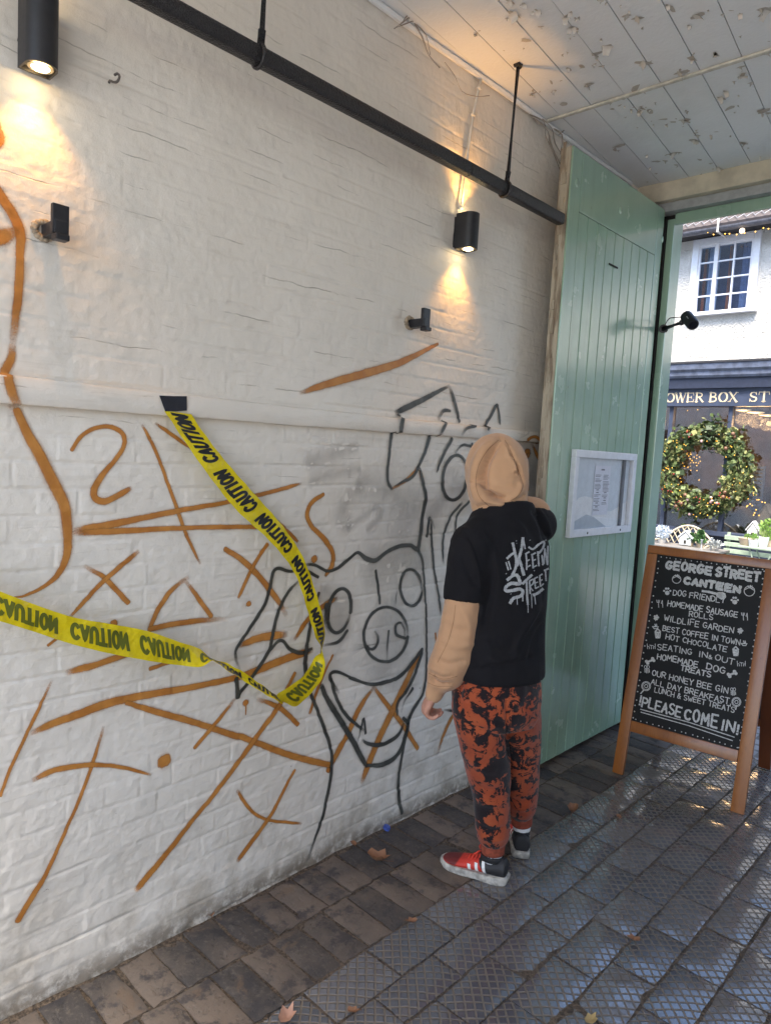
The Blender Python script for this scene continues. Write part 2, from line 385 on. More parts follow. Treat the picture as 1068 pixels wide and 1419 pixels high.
BK = [
 (E_((730, 272), (850, 215), (900, 188), (950, 162)), [10, 8, 6, 5]), (E_((950, 162), (970, 215), (992, 308)), [5, 5, 4]), (E_((742, 285), (732, 350)), [6, 6]),
 (E_((712, 355), (700, 450), (695, 545), (712, 584)), [5, 4, 4, 4]), (E_((712, 584), (760, 552), (800, 530), (845, 440), (868, 372)), [4, 4, 4, 4.5, 5]),
 (E_((905, 298), (928, 264), (956, 265)), [6, 6, 4]), (E_((922, 305), (890, 365)), [5, 5]), (E_((980, 362), (1002, 335), (1038, 325)), [5, 4.5, 4]), (E_((958, 378), (920, 450), (895, 515)), [4, 4, 3]),
 (E_((970, 438), (1000, 404), (1045, 412)), [4, 4, 4]), (E_(*ell((970, 537), 50, 92, .12)), [4.5] * 23),
 (E_((825, 495), (842, 570), (850, 620), (836, 720), (825, 825), (790, 815), (740, 820), (690, 845), (650, 875), (612, 870), (575, 845), (530, 880), (490, 910), (450, 920), (400, 895), (358, 893)), [4, 4.5, 5, 5, 5, 6, 5.5, 5, 6, 8, 5, 5, 5, 5, 5, 6]),
 (E_((860, 778), (870, 702), (892, 745)), [4, 4, 4]), (E_((875, 715), (890, 900), (905, 1000), (915, 1100)), [3, 3, 3, 2.5]),
 (E_((825, 830), (846, 900), (855, 1100), (857, 1300), (842, 1419)) + G_((800, 130), (780, 185)), [4, 3, 2.7, 2.7, 3, 4, 4]),
 (E_((1003, 640), (955, 700), (928, 790), (930, 890)), [4, 3, 3, 3]), (E_((1030, 635), (985, 690), (975, 760)), [3, 3, 2]),
 (E_((415, 945), (350, 912), (300, 922), (240, 914), (215, 1000), (190, 1070), (130, 1160), (78, 1242), (83, 1290), (98, 1330)), [5, 5, 5, 5, 5, 5, 5, 5, 5, 5]),
 (E_((345, 950), (290, 1010), (250, 1090), (225, 1190), (210, 1250), (150, 1350), (95, 1419)) + F_((975, 75),), [4, 4.5, 5, 5, 5, 5, 5, 6]), (F_((970, 0), (976, 78)), [6, 7]),
 (E_((210, 1250), (258, 1203), (300, 1240), (350, 1256), (392, 1238)), [5, 5, 6, 6, 5]),
 (E_((418, 1010), (385, 1130), (368, 1250), (365, 1330), (385, 1419)) + G_((430, 180), (465, 290), (465, 400), (430, 560), (395, 660), (365, 742)), [4, 5, 6, 6, 5, 5, 4.5, 4.5, 4, 4, 4.5, 5]),
 (E_(*ell((503, 1083), 46, 92, .16)), [5] * 23), (E_((452, 1060), (450, 1120), (465, 1172)), [9, 9, 7]), (E_((440, 1226), (500, 1210), (538, 1165)), [5, 5, 4]),
 (E_((650, 918), (660, 980), (668, 1055)), [3.5, 3.5, 3.5]), (E_(*ell((692, 1180), 88, 112, .1)), [4.2] * 23),
 (E_(*ell((636, 1203), 24, 38, .1, -1.3, 2.3, 12)), [4] * 13), (E_((770, 1195), (735, 1180), (732, 1145), (752, 1132), (766, 1160), (768, 1195)), [4] * 6), (E_((703, 1165), (698, 1225), (696, 1282)), [3] * 3),
 (E_(*ell((795, 988), 44, 75, -.05)), [4] * 23),
 (E_((500, 1419), (465, 1355), (490, 1333), (560, 1360), (640, 1385), (740, 1355), (800, 1292), (838, 1240), (826, 1290), (800, 1360), (770, 1419)), [5, 5, 5, 4, 4.5, 5, 5, 5, 4, 4, 4]),
 (E_((770, 1419),) + G_((740, 100), (735, 152)), [4, 3, 3]), (E_((800, 1400),) + G_((770, 90), (752, 138)), [4, 3, 3]),
 (E_((425, 1400),) + G_((432, 30), (455, 90), (530, 212), (600, 340), (612, 358)), [5, 7, 8, 8, 7, 5]), (G_((470, 0), (490, 80), (530, 152), (600, 212)), [5, 5, 5, 5]),
 (G_((595, 250), (622, 268), (680, 268), (740, 230), (765, 175)), [5, 6, 6, 5, 4]), (G_((610, 356), (680, 350), (740, 308), (775, 220), (790, 150), (842, 65)), [5, 6, 5.5, 5, 4, 3.5]), (G_((760, 160), (780, 180)), [5, 5]),
 (G_((575, 260), (600, 165), (607, 225)), [3, 3, 3]), (G_((782, 180), (762, 280), (742, 400), (740, 480), (750, 548)), [3.5, 3.5, 4, 4.5, 4]), (G_((545, 0), (580, 12), (640, 22), (700, 8)), [3] * 4),
 ([(668, 595), (680, 575), (688, 562), (692, 588)], [3, 4, 4, 3]), ([(655, 655 - 20), (652, 615)], [3, 3]),
 (G_((930, 128), (960, 132), (985, 140)), [4, 5, 4]),
]
GS = [
 (E_((375, 475), (470, 440), (570, 412)), [22, 24, 16]), (E_((385, 555), (480, 525), (580, 500)), [14, 16, 12]), (E_((580, 580), (530, 640), (515, 720), (540, 740)), [20, 22, 20, 16]),
 (E_((540, 740), (610, 690), (665, 655), (665, 700), (620, 750)), [10, 9, 8, 9, 9]), (E_((600, 560), (720, 600), (800, 660)), [40, 60, 50]), (E_((640, 900), (760, 860), (830, 900)), [60, 80, 60]),
 (E_((450, 1000), (500, 1090), (520, 1180)), [20, 40, 30]), (H_((255, 330), (245, 300), (230, 260)), [22, 24, 14]), (H_((200, 390), (130, 470)), [12, 20]),
 (E_((690, 1320), (720, 1200), (700, 1100)), [60, 60, 50]), (H_((370, 50), (385, 75), (400, 95)), [8, 12, 8]), (H_((560, 120), (620, 140), (640, 280)), [30, 46, 30]),
]
def graffiti(name, strokes, mat, parent, lift0, alphamax=1.0, soft=.25, seed=0, label=None, wk=.465):
    V = []; Fc = []; al = []; n0 = 0; rs = np.random.default_rng(seed)
    prof = np.array([-2.0, -1.10, -.60, 0, .60, 1.10, 2.0]); pa = np.array([0, .36, .95, 1, .95, .36, 0]) * alphamax
    if soft > .5: pa = np.array([0, .35, .75, 1, .75, .35, 0]) * alphamax
    for si, (P, wd) in enumerate(strokes):
        P3 = np.array([onx(px, py, 0.0)[1:] for px, py in P]); ww = []
        for i, (px, py) in enumerate(P):
            a = np.array(P[max(i - 1, 0)]); b = np.array(P[min(i + 1, len(P) - 1)]); t = (b - a) / (np.linalg.norm(b - a) + 1e-9); nn = np.array([-t[1], t[0]]) * .5
            ww.append(np.linalg.norm(onx(px + nn[0], py + nn[1], 0) - onx(px - nn[0], py - nn[1], 0)) * wd[min(i, len(wd) - 1)])
        Q = spline(np.column_stack([P3, ww]), .006 if soft < .5 else .03); c = Q[:, :2]; w = np.maximum(Q[:, 2], .002) * wk
        w = w * (1 + .10 * vn(np.arange(len(w)) * .23, si * 3.1, 0, seed)); c = c + (.0008 if soft < .5 else 0) * np.stack([vn(np.arange(len(w)) * .3, si, 0, 5), vn(np.arange(len(w)) * .3, si, 0, 6)], -1) * 2
        t = np.gradient(c, axis=0); t /= np.linalg.norm(t, axis=1)[:, None] + 1e-9
        c = np.vstack([c[0] - t[0] * w[0] * .9, c[0] - t[0] * w[0] * .5, c, c[-1] + t[-1] * w[-1] * .5, c[-1] + t[-1] * w[-1] * .9]); t = np.vstack([t[0], t[0], t, t[-1], t[-1]])
        cap = np.ones(len(c)); cap[0] = cap[-1] = 0.0; cap[1] = cap[-2] = .75
        if soft < .5 and len(c) > 14:
            arc_ = np.arange(len(c)) * .006; fl = [(.0, .03), (.10, .0), (.0, .14), (.05, .06)][int(rs.integers(4))]
            if fl[0]: cap *= np.clip(.25 + .75 * arc_ / fl[0], 0, 1)
            if fl[1]: cap *= np.clip(.25 + .75 * arc_[::-1] / fl[1], 0, 1)
        cap *= 1 - .22 * np.clip(vn(np.arange(len(c)) * .09, si * 7.7, 0, seed + 4) + .25, 0, 1)
        wv = np.concatenate([[w[0] * .35, w[0] * .85], w, [w[-1] * .85, w[-1] * .35]])
        nr = np.stack([-t[:, 1], t[:, 0]], -1)
        pts = c[:, None] + nr[:, None] * (prof[None, :, None] * wv[:, None, None])
        yy, zz = pts[..., 0], pts[..., 1]; x = wall_x(yy, zz); led = (zz > LB(yy) - .002) & (zz < LT(yy) + .004)
        x = np.where(led, LX + .0025 + .0025 * np.sin(yy * 2.3), x) + lift0 + .00012 * (si % 12)
        V.append(np.stack([x, yy, zz], -1).reshape(-1, 3)); al.append((pa[None] * cap[:, None]).ravel()); m = len(c)
        ii = n0 + np.arange(m * 7).reshape(m, 7); Fc.append(np.stack([ii[:-1, :-1], ii[1:, :-1], ii[1:, 1:], ii[:-1, 1:]], -1).reshape(-1, 4)); n0 += m * 7
    o = mk(name, np.concatenate(V), np.concatenate(Fc), mat, parent, smooth=True, attrs={'alpha': np.concatenate(al)})
    if label: o['label'] = label
    return o
graffiti('grey_smudge', GS, M_GREYP, wall, .0008, soft=.9, seed=3, label='faint grey sprayed smudges')
graffiti('orange_graffiti', OR, M_ORANGE, wall, .0024, seed=1, label='orange sprayed crosses, lines and dots')
graffiti('black_graffiti', BK, M_BLACKP, wall, .0042, seed=2, wk=.44, label='black outline of a pig face with a reaching hand')

# ================================================================== CEILING
s = Sh('flaking_ceiling_paint'); n1 = s.noise(2.0, 4); X = s.sep(s.obj())
stain = s.ss(s.noise(1.1, 5, .6), .5, .75)
col = s.mix(stain, (.77, .785, .79), (.69, .69, .675)); col = s.mix(s.ma('MULTIPLY', s.ss(s.noise(38, 5, .65), .70, .73), s.ss(s.noise(4, 3), .42, .6)), col, (.40, .36, .30))
s.set(Base_Color=col, Roughness=.55, Normal=s.bump(s.ma('ADD', s.noise(60, 5, .6), s.ma('MULTIPLY', s.noise(9, 3), 1.5)), .5, .003)); M_CEIL = s.m
sk = -.11; pitch = .163; zc = 3.285
cb = MB(); ca, sa = math.cos(math.atan(-sk)), math.sin(math.atan(-sk))
for k in range(-6, 28):
    x0 = .09 + k * pitch                      # position of the seam at y = 3.05
    for (ya, yb) in ((-1.2, 1.2), (1.205, 3.05), (3.055, 4.16)):
        dz = random.uniform(-.0025, .0025); g = .0022
        P = [(x0 + g + sk * (ya - 3.05), ya), (x0 + pitch - g + sk * (ya - 3.05), ya), (x0 + pitch - g + sk * (yb - 3.05), yb), (x0 + g + sk * (yb - 3.05), yb)]
        P = [(min(max(x, -.02), 3.35), y) for x, y in P]
        if abs(P[1][0] - P[0][0]) + abs(P[2][0] - P[3][0]) < .02: continue
        V = [(x, y, zc + dz) for x, y in P] + [(x, y, zc + .02) for x, y in P]
        # small chamfer at the seam
        V += [(P[0][0] - .0016, P[0][1], zc + dz + .004), (P[3][0] - .0016, P[3][1], zc + dz + .004)]
        cb.add(V, [(0, 3, 2, 1), (4, 5, 6, 7), (0, 1, 5, 4), (1, 2, 6, 5), (2, 3, 7, 6), (3, 0, 4, 7)])
ceil = cb.build('ceiling', M_CEIL, loc=(1.6, 1, zc)); tag(ceil, kind='structure')
u = MB(); u.box((-.2, -1.2, zc + .022), (3.5, 4.3, zc + .2)); u.build('sky_block_slab', simple('slab_dark', (.05, .04, .03), .9), ceil)  # unseen slab added to keep sky light out of the board gaps
b = MB(); b.box((-.02, 3.04, zc - .014), (3.31, 3.062, zc - .0035), .004); b.build('batten', simple('cream_batten', (.58, .55, .47), .6, var=.2), ceil)
# quadrant bead along the wall
q = MB(); q.tube([(.012 + .004 * math.sin(y * 5), y, zc - .012) for y in np.arange(-3.2, 4.1, .15)], .012, 6); q.build('edge_bead', M_CEIL, ceil)
# curling flakes and bare patches
clusters = [(712, 16, 9, 22), (790, 24, 7, 14), (795, 40, 10, 22), (893, 34, 3, 9), (893, 82, 4, 10), (828, 75, 7, 22), (782, 82, 5, 16), (936, 98, 3, 12), (840, 60, 5, 14), (880, 160, 16, 45), (900, 150, 12, 30), (955, 165, 8, 24), (1018, 120, 7, 26), (1020, 150, 5, 20), (960, 76, 4, 10), (995, 72, 3, 8), (1010, 22, 6, 26), (1060, 8, 4, 12), (750, 130, 6, 24), (770, 120, 5, 20), (776, 145, 3, 8), (865, 205, 6, 18), (915, 230, 14, 30), (935, 215, 9, 22), (985, 235, 8, 26), (1040, 205, 5, 20), (1055, 155, 3, 10), (730, 60, 4, 22), (870, 12, 5, 18), (930, 12, 4, 22), (1000, 190, 7, 30), (855, 140, 5, 14), (925, 160, 14, 34), (968, 180, 8, 20), (660, 40, 3, 30), (735, 20, 5, 26), (815, 100, 5, 26), (885, 120, 4, 30), (825, 5, 5, 20), (970, 40, 6, 40), (1045, 60, 6, 30), (1030, 100, 6, 30)]
fV = []; fF = []; pV = []; pF = []
for (px, py, cnt, rad) in clusters:
    for k in range(max(2, int(cnt * .6))):
        c = onz(px + rng.normal() * rad * .55, py + rng.normal() * rad * .35, zc)
        if c[0] < .05: continue
        r_ = .005 + .014 * rng.random() ** 2.5 if k else .012 + .017 * rng.random(); th = rng.random() * 6.28; e = .35 + .5 * rng.random()
        dx = np.array([math.cos(th), math.sin(th), 0]); dy = np.array([-math.sin(th), math.cos(th), 0])
        n0 = len(pV); m = 7                                          # bare patch: ragged polygon just below the boards
        for i in range(m):
            w = 6.283 * i / m; rr = r_ * (.55 + .7 * rng.random()); pV.append(c + dx * rr * math.cos(w) * 1.3 + dy * rr * math.sin(w) * e + np.array([0, 0, -.0032]))
        pF.append(list(range(n0, n0 + m)))
        if rng.random() < .75:                                       # the flake, hinged on one side and curling down
            n0 = len(fV); rows = 4; wd = r_ * (.5 + .5 * rng.random()); L = r_ * (1.0 + .6 * rng.random()); cur = 1.0 + 1.3 * rng.random(); tip = .25 + .6 * rng.random()
            for i in range(rows + 1):
                t = i / rows; a = cur * t; off = L * math.sin(a) / cur; dn = L * (1 - math.cos(a)) / cur
                for sgn in (-1, 0, 1): fV.append(c - dx * r_ * .5 + dx * off + dy * sgn * wd * (1 - (1 - tip) * t) + np.array([0, 0, -.004 - dn - .003 * t * (sgn != 0)]))
            for i in range(rows):
                for j in range(2): a0 = n0 + i * 3 + j; fF.append((a0, a0 + 1, a0 + 4, a0 + 3))
s = Sh('bare_ceiling_board'); s.set(Base_Color=s.mix(s.noise(30, 3), (.40, .36, .30), (.54, .51, .46)), Roughness=.8)
o = mk('bare_patch', pV, pF, s.m, ceil); o['kind'] = 'stuff'
s = Sh('paint_flake'); g = s.n('NewGeometry').outputs['Backfacing']
s.set(Base_Color=s.mix(s.noise(25, 2), (.66, .64, .60), (.56, .50, .42)), Roughness=.6); o = mk('peeling_paint', fV, fF, s.m, ceil, smooth=True); o['kind'] = 'stuff'
# cobwebs in the angle of wall and ceiling
def cobweb(label, strands, loc):
    s_ = Sh('dusty_web'); s_.set(Base_Color=(.33, .29, .25), Roughness=.9, Alpha=.75)
    b = MB()
    for P, r in strands:
        P = spline([onx(*p) + np.array([.015 + .02 * (i % 2), 0, 0]) for i, p in enumerate(P)], .02); b.tube(P, r * (1 + .3 * np.sin(np.arange(len(P)))), 4)
    return tag(b.build('cobweb', s_.m, loc=loc), label, 'cobweb', 'dusty cobwebs')
cobweb('dusty cobweb trailing from the ceiling edge above the pipe', [([(542, 42), (556, 30), (566, 26), (578, 14)], .0022), ([(545, 40), (562, 34), (570, 30), (590, 6)], .0018), ([(566, 28), (575, 55), (590, 78), (600, 98)], .0026), ([(566, 30), (580, 52), (592, 78)], .002), ([(550, 38), (558, 22), (574, 18)], .0015), ([(612, 88), (620, 108), (636, 128), (650, 137), (674, 134)], .0014)], (0, 2.1, 3.2))
cobweb('dark cobweb in the corner above the green door', [([(735, 165), (750, 185), (760, 205), (772, 238)], .005), ([(740, 160), (755, 180), (765, 200), (776, 226)], .003), ([(730, 160), (745, 172), (752, 190), (758, 215), (775, 245)], .003), ([(760, 178), (770, 190), (772, 215)], .004), ([(770, 188), (778, 178)], .003)], (0, 3.1, 3.2))

# ================================================================== PIPE, LAMPS, BRACKETS
PX, PZ, PR = .150, 2.787, .0245
pipe = thing('overhead_pipe', 'black painted pipe running along the wall under the ceiling', 'pipe', (PX, 1.5, PZ))
b = MB(); b.loft([((PX, y, PZ), (PR * .9, 0, 0), (0, 0, PR * 1.06)) for y in np.linspace(-3.1, 2.30, 20)], 32, 4.5); b.build('pipe_run', M_PIPE, pipe, angle=40)
b = MB(); b.loft([((PX, y, PZ), (PR * .9, 0, 0), (0, 0, PR * 1.06)) for y in np.linspace(2.304, 3.03, 6)], 32, 4.5); b.build('pipe_run', M_PIPE, pipe, angle=40)
for y in (1.28, 2.562, -.2, -1.6):
    h = MB(); h.tube([(PX + .024, y + .002, zc + .004), (PX + .012, y, PZ + PR + .03)], .0085, 8); h.tube([(PX + .03, y + .004, zc - .004), (PX + .03, y - .02, zc - .004)], .016, 8)
    o = h.build('hanger_rod', M_PIPE, pipe, angle=40)
    c = MB(); ring = [(PX + (PR + .0055) * math.cos(w), y, PZ + (PR + .0075) * math.sin(w)) for w in np.linspace(1.75, 7.7, 26)]
    c.tube(ring, .006, 6); c.tube([(PX + .008, y, PZ + PR), (PX + .012, y, PZ + PR + .045)], .012, 8); c.build('clamp', M_PIPE, o, angle=40)

M_LENS = emit('warm_lamp_glass', (1.0, .74, .38), 9)
def wall_lamp(yc, z0, z1, label):
    x1 = .097; w = .0385
    t = thing('wall_lamp', label, 'wall lamp', (.02, yc, z0), 'black up-and-down wall lamps')
    arc = [(.012, yc - w), (.012, yc + w)] + [(.060 + .037 * math.sin(a), yc + w * math.cos(a)) for a in np.linspace(0, math.pi, 14)]
    b = MB(); zi = .012
    inner = [(.02 + (x - .02) * .86 + .004, yc + (y - yc) * .86) for x, y in arc]; n = len(arc)
    V = [(x, y, z0) for x, y in arc] + [(x, y, z1) for x, y in arc] + [(x, y, z0) for x, y in inner] + [(x, y, z1) for x, y in inner] + [(x, y, z0 + zi) for x, y in inner] + [(x, y, z1 - zi) for x, y in inner]
    F = []
    for i in range(n):
        j = (i + 1) % n; F += [(i, j, n + j, n + i), (i, 2 * n + i, 2 * n + j, j), (n + i, n + j, 3 * n + j, 3 * n + i), (2 * n + i, 4 * n + i, 4 * n + j, 2 * n + j), (3 * n + i, 3 * n + j, 5 * n + j, 5 * n + i)]
    b.add(V, F); b.build('housing', M_BLACK, t, angle=35)
    mp = simple('grey_end_plate', (.10, .095, .085), .5)
    for ze in (z0 + zi, z1 - zi): mk('end_plate', [(x, y, ze) for x, y in inner], [tuple(range(n))], mp, t)
    p = MB(); p.box((-.012, yc - w + .006, z0 + .01), (.011, yc + w - .006, z1 - .01), .002); p.build('back_plate', M_BLACK, t)
    for zz, sgn in ((z0, -1), (z1, 1)):
        c = (.056, yc, zz - sgn * .003)
        r = MB(); r.tube([(c[0], c[1], c[2] - sgn * .006), (c[0], c[1], c[2] + sgn * .002)], .030, 24)
        l = MB(); l.ball((c[0], c[1], c[2] + sgn * .001), (.022, .022, .006), 18, 8); ro = r.build('lens_ring', simple('brass_ring', (.42, .36, .25), .35), t, angle=40); l.build('lens', M_LENS, ro, smooth=True)
        sp = bpy.data.lights.new('lamp_beam', 'SPOT'); sp.energy = 2.2; sp.color = (1.0, .47, .10); sp.spot_size = R(92); sp.spot_blend = 1.0; sp.shadow_soft_size = .012
        so_ = bpy.data.objects.new('lamp_beam', sp); COL.objects.link(so_); so_.parent = t
        so_.location = Vector(c) - Vector((.02, yc, z0)) + Vector((0, 0, sgn * .012))
        so_.rotation_euler = (Vector((-.10, 0, sgn)) * -1).to_track_quat('Z', 'Y').to_euler()
    return t
wall_lamp(.700, 2.545, 2.715, 'black wall lamp nearest the camera, high above the small steel bracket and yellow tape')
wall_lamp(2.455, 2.525, 2.672, 'black wall lamp with a white cable rising from it, left of the green door')
b = MB(); b.tube(spline([(.016, 2.437, 2.66), (.014, 2.45, 2.78), (.012, 2.47, 2.95), (.014, 2.485, 3.1), (.012, 2.53, 3.28)], .03), .006, 6)
for z, y in ((2.70, 2.44), (2.90, 2.462), (3.1, 2.485), (3.22, 2.513)): b.ball((.014, y, z), (.01, .014, .008), 8, 5)
tag(b.build('lamp_cable', simple('painted_cable', (.62, .60, .55), .5), loc=(.01, 2.45, 2.66), smooth=True), 'thin white painted cable running up from the far wall lamp', 'cable')

def bracket(y, z, label, k=1.0, turn=0.0):
    t = thing('steel_bracket', label, 'bracket', (0, y, z), 'cut steel brackets on the wall')
    b = MB(); b.box((-.01, y - .017, z - .02), (.085, y + .017, z + .014), .003); b.box((.062, y - .017, z - .036), (.095, y + .018, z - .0205), .003); b.build('arm', M_BLACK, t)
    b = MB(); b.box((.066, y - .021, z - .020), (.082, y + .021, z + .054), .003); b.build('upright', M_BLACK, t)
    s_ = simple('crumbled_mortar', (.30, .24, .17), .9, var=.4, scale=60, bump=.8)
    b = MB()
    for i in range(14):
        w = 6.283 * i / 14; b.ball((.001, y - .012 + .023 * math.cos(w), z + .021 * math.sin(w)), (.006, .009 + .003 * rng.random(), .007 + .003 * rng.random()), 7, 5)
    b.build('mortar_collar', s_, t, smooth=True)
bracket(.745, 2.172, 'black steel bracket standing out below the nearest wall lamp')
bracket(2.185, 2.172, 'small black steel bracket left of and below the far wall lamp')
b = MB(); b.tube(spline([onx(151, 115, -.004), onx(153, 112, .012), onx(158, 114, .03), onx(163, 113, .035), onx(166, 106, .033), onx(163, 102, .03), onx(159, 104, .03)], .004), .0035, 6)
tag(b.build('wire_hook', simple('rusty_wire', (.10, .085, .075), .6), loc=onx(158, 114, 0), smooth=True), 'little bent wire hook on the white wall below the pipe', 'hook')

# ================================================================== END OF THE PASSAGE: BEAM, FRAME, GREEN DOOR
def green(name, c1, c2, grime=.5):
    s = Sh(name); X = s.sep(s.obj()); n = s.noise(3.0, 4); st = s.noise(1.0, 4, .6, s.obj((22, 22, 1.4)))
    col = s.mix(s.ss(n, .3, .7), c1, c2); col = s.mix(s.ma('MULTIPLY', s.ss(st, .52, .78), grime * .5), col, (.16, .24, .19))
    chip = s.ss(s.noise(70, 4, .6, s.obj((1, 1, .35))), .72, .75); col = s.mix(s.ma('MULTIPLY', chip, .7), col, (.10, .09, .06))
    s.set(Base_Color=col, Roughness=s.ma('ADD', .17, s.ma('MULTIPLY', s.noise(7, 4), .16)), Specular_IOR_Level=.5, Coat_Weight=1.0, Coat_Roughness=.15)
    s.set(Normal=s.bump(s.ma('ADD', s.noise(1.0, 4, .55, s.obj((30, 30, 2.2))), s.ma('MULTIPLY', s.noise(90, 4), .5)), .35, .004)); return s.m
M_GREEN = green('green_gloss_paint', (.245, .385, .285), (.295, .44, .33)); M_GREEN2 = green('green_frame_paint', (.265, .405, .305), (.315, .46, .35), .3)
s = Sh('weathered_edge'); st = s.noise(1, 5, .6, s.obj((40, 40, 5)))
s.set(Base_Color=s.mix(s.ss(st, .4, .62), (.40, .36, .28), (.20, .16, .115)), Roughness=.8, Normal=s.bump(st, .8, .004)); M_EDGE = s.m
M_GAP = simple('gap_shade', (.012, .011, .010), .9)  # black colour put in for the shade inside gaps
DX0, DX1, DY0, DY1, DZ0, DZ1 = .100, .160, 3.078, 4.158, .035, 3.140
door = thing('wooden_door', 'tall green boarded door standing open against the wall', 'door', (.13, 3.64, 0))
def dm(y, z=0): return y
b = MB(); b.box((DX0, DY0 + .004, DZ0), (DX1 - .016, DY1 - .004, DZ1 - .004), .003); b.build('back_board', M_EDGE, door)
b = MB(); yb = DY0 + .10; nb = 9; wbrd = (DY1 - .085 - yb) / nb
for i in range(nb):
    y0 = yb + i * wbrd; o_ = random.uniform(-.0012, .0012)
    poly = [(DX1 - .014, y0 + .0012), (DX1 - .006 + o_, y0 + .0012), (DX1 + o_, y0 + .006), (DX1 + o_, y0 + wbrd - .006), (DX1 - .006 + o_, y0 + wbrd - .0012), (DX1 - .014, y0 + wbrd - .0012)]
    b.prism(poly, 2, DZ0 + .003, 2.858)
b.build('boards', M_GREEN, door)
b = MB(); b.box((DX1 - .0155, DY0, DZ0), (DX1 + .002, yb - .0015, DZ1), .004); b.build('stile', M_GREEN, door)
b = MB(); b.box((DX1 - .0155, yb + nb * wbrd + .0015, DZ0), (DX1 + .002, DY1, DZ1), .004); b.build('stile', M_GREEN, door)
b = MB(); b.box((DX1 - .0155, yb, 2.861), (DX1 + .002, yb + nb * wbrd, DZ1), .004); b.build('top_rail', M_GREEN, door)
b = MB(); b.box((DX0 - .002, DY0 - .006, DZ0), (DX1 - .006, DY0 + .0035, DZ1 - .002), .003)
for k in range(26): z = DZ0 + .1 + k * .118; b.box((DX0 + .01, DY0 - .008 - .004 * rng.random(), z), (DX1 - .02 - .02 * rng.random(), DY0 - .004, z + .03 + .06 * rng.random()), .002)
b.build('door_edge', M_EDGE, door)
for (y, z) in ((3.135, 2.985), (3.60, 2.985), (4.15, 2.97)):
    b = MB(); b.ball((DX1 + .002, y, z), (.006, .017, .022), 12, 8); b.build('bolt_head', M_GREEN, door, smooth=True)
b = MB(); b.box((DX1 + .0025, 3.52, 2.685), (DX1 + .006, 3.62, 2.693)); b.build('slot', M_GAP, door)
# notice case on the door
def yz(px, py, x=.165): return onx(px, py, x)[1:]
case = thing('notice_case', 'white framed notice case with a menu sheet, screwed to the green door', 'notice board', (.165, 3.64, 1.25))
cy0, cy1, cz0, cz1 = 3.282, 4.006, 1.247, 1.706; fx0, fx1 = .1632, .192; fw_ = .040
M_ALU = simple('white_enamel_frame', (.70, .71, .74), .3, .0, .05)
for (a, b_) in (((cy0, cz0), (cy1, cz0 + fw_)), ((cy0, cz1 - fw_), (cy1, cz1)), ((cy0, cz0 + fw_), (cy0 + fw_, cz1 - fw_)), ((cy1 - fw_, cz0 + fw_), (cy1, cz1 - fw_))):
    b = MB(); b.box((fx0, a[0], a[1]), (fx1, b_[0], b_[1]), .004); b.build('frame_rail', M_ALU, case)
b = MB(); b.box((.1635, cy0 + fw_ - .004, cz0 + fw_ - .004), (.168, cy1 - fw_ + .004, cz1 - fw_ + .004)); b.build('backing', simple('pale_backing', (.62, .67, .72), .5, var=.05), case)
b = MB(); yk = cy1 - fw_ - .10; b.box((.1685, yk, cz0 + fw_), (.181, yk + .022, cz1 - fw_)); b.build('slide_rail', simple('grey_slide', (.13, .14, .16), .4), case)
poly = [(cy0 + fw_, cz0 + fw_)] + [(cy0 + fw_ + t * (cy1 - cy0 - 2 * fw_), cz0 + fw_ + h) for t, h in ((0, .05), (.02, .13), (.10, .165), (.2, .175), (.32, .165), (.42, .13), (.55, .09), (.7, .085), (.85, .11), (1, .14))] + [(cy1 - fw_, cz0 + fw_)]
b = MB(); b.prism(poly, 0, .1682, .1690); b.build('light_panel', simple('white_panel', (.80, .81, .82), .5, var=.05), case)
poly = [(cy0 + fw_ + t * (cy1 - cy0 - 2 * fw_), cz0 + fw_ + h) for t, h in ((0, 0), (0, .03), (.1, .05), (.25, .075), (.38, .06), (.5, .03), (.62, 0))]
b = MB(); b.prism(poly, 0, .1692, .1698); b.build('grey_panel', simple('grey_panel', (.45, .50, .55), .5, var=.05), case)
for y in (3.47, 3.86): b = MB(); b.ball((fx1, y, cz0 + .018), (.003, .007, .007), 10, 6); b.build('screw', M_BLACK, case, smooth=True)
def glass_material(name, tint=(1, 1, 1), refl=.12, rough=.02):
    s = Sh(name); t = s.t; out = t.nodes['Material Output']; t.nodes.remove(s.b)
    fr = s.n('LayerWeight'); fr.inputs[0].default_value = .25; k = s.ma('ADD', refl, s.ma('MULTIPLY', fr.outputs['Facing'], .22), clamp=True)
    tr = s.n('BsdfTransparent'); tr.inputs[0].default_value = (*tint, 1); gl = s.n('BsdfGlossy'); gl.inputs['Roughness'].default_value = rough
    mx = s.n('MixShader'); s.put(mx.inputs[0], k); t.links.new(tr.outputs[0], mx.inputs[1]); t.links.new(gl.outputs[0], mx.inputs[2]); t.links.new(mx.outputs[0], out.inputs[0]); return s.m
M_GLASS = glass_material('acrylic_glazing', refl=.06)
ga, gb, gc, gd = cy0 + fw_ - .002, cy1 - fw_ + .002, cz0 + fw_ - .002, cz1 - fw_ + .002; mk('glazing', [(.1825, ga, gc), (.1825, gb, gc), (.1825, gb, gd), (.1825, ga, gd)], [(0, 1, 2, 3)], M_GLASS, case)
sheet = thing('menu_sheet', 'narrow printed menu sheet pinned inside the notice case', 'menu', (.17, 3.63, 1.36))
sy0, sy1, sz0, sz1 = 3.54, 3.722, 1.356, 1.628
b = MB(); b.box((.1702, sy0, sz0), (.1712, sy1, sz1)); b.build('paper', simple('menu_paper', (.72, .73, .80), .7, var=.03), sheet)
b = MB(); z = sz1 - .018
def bar(y0, y1, z, h): b.box((.17125, y0, z - h), (.1716, y1, z))
bar(3.61, 3.65, z, .008)
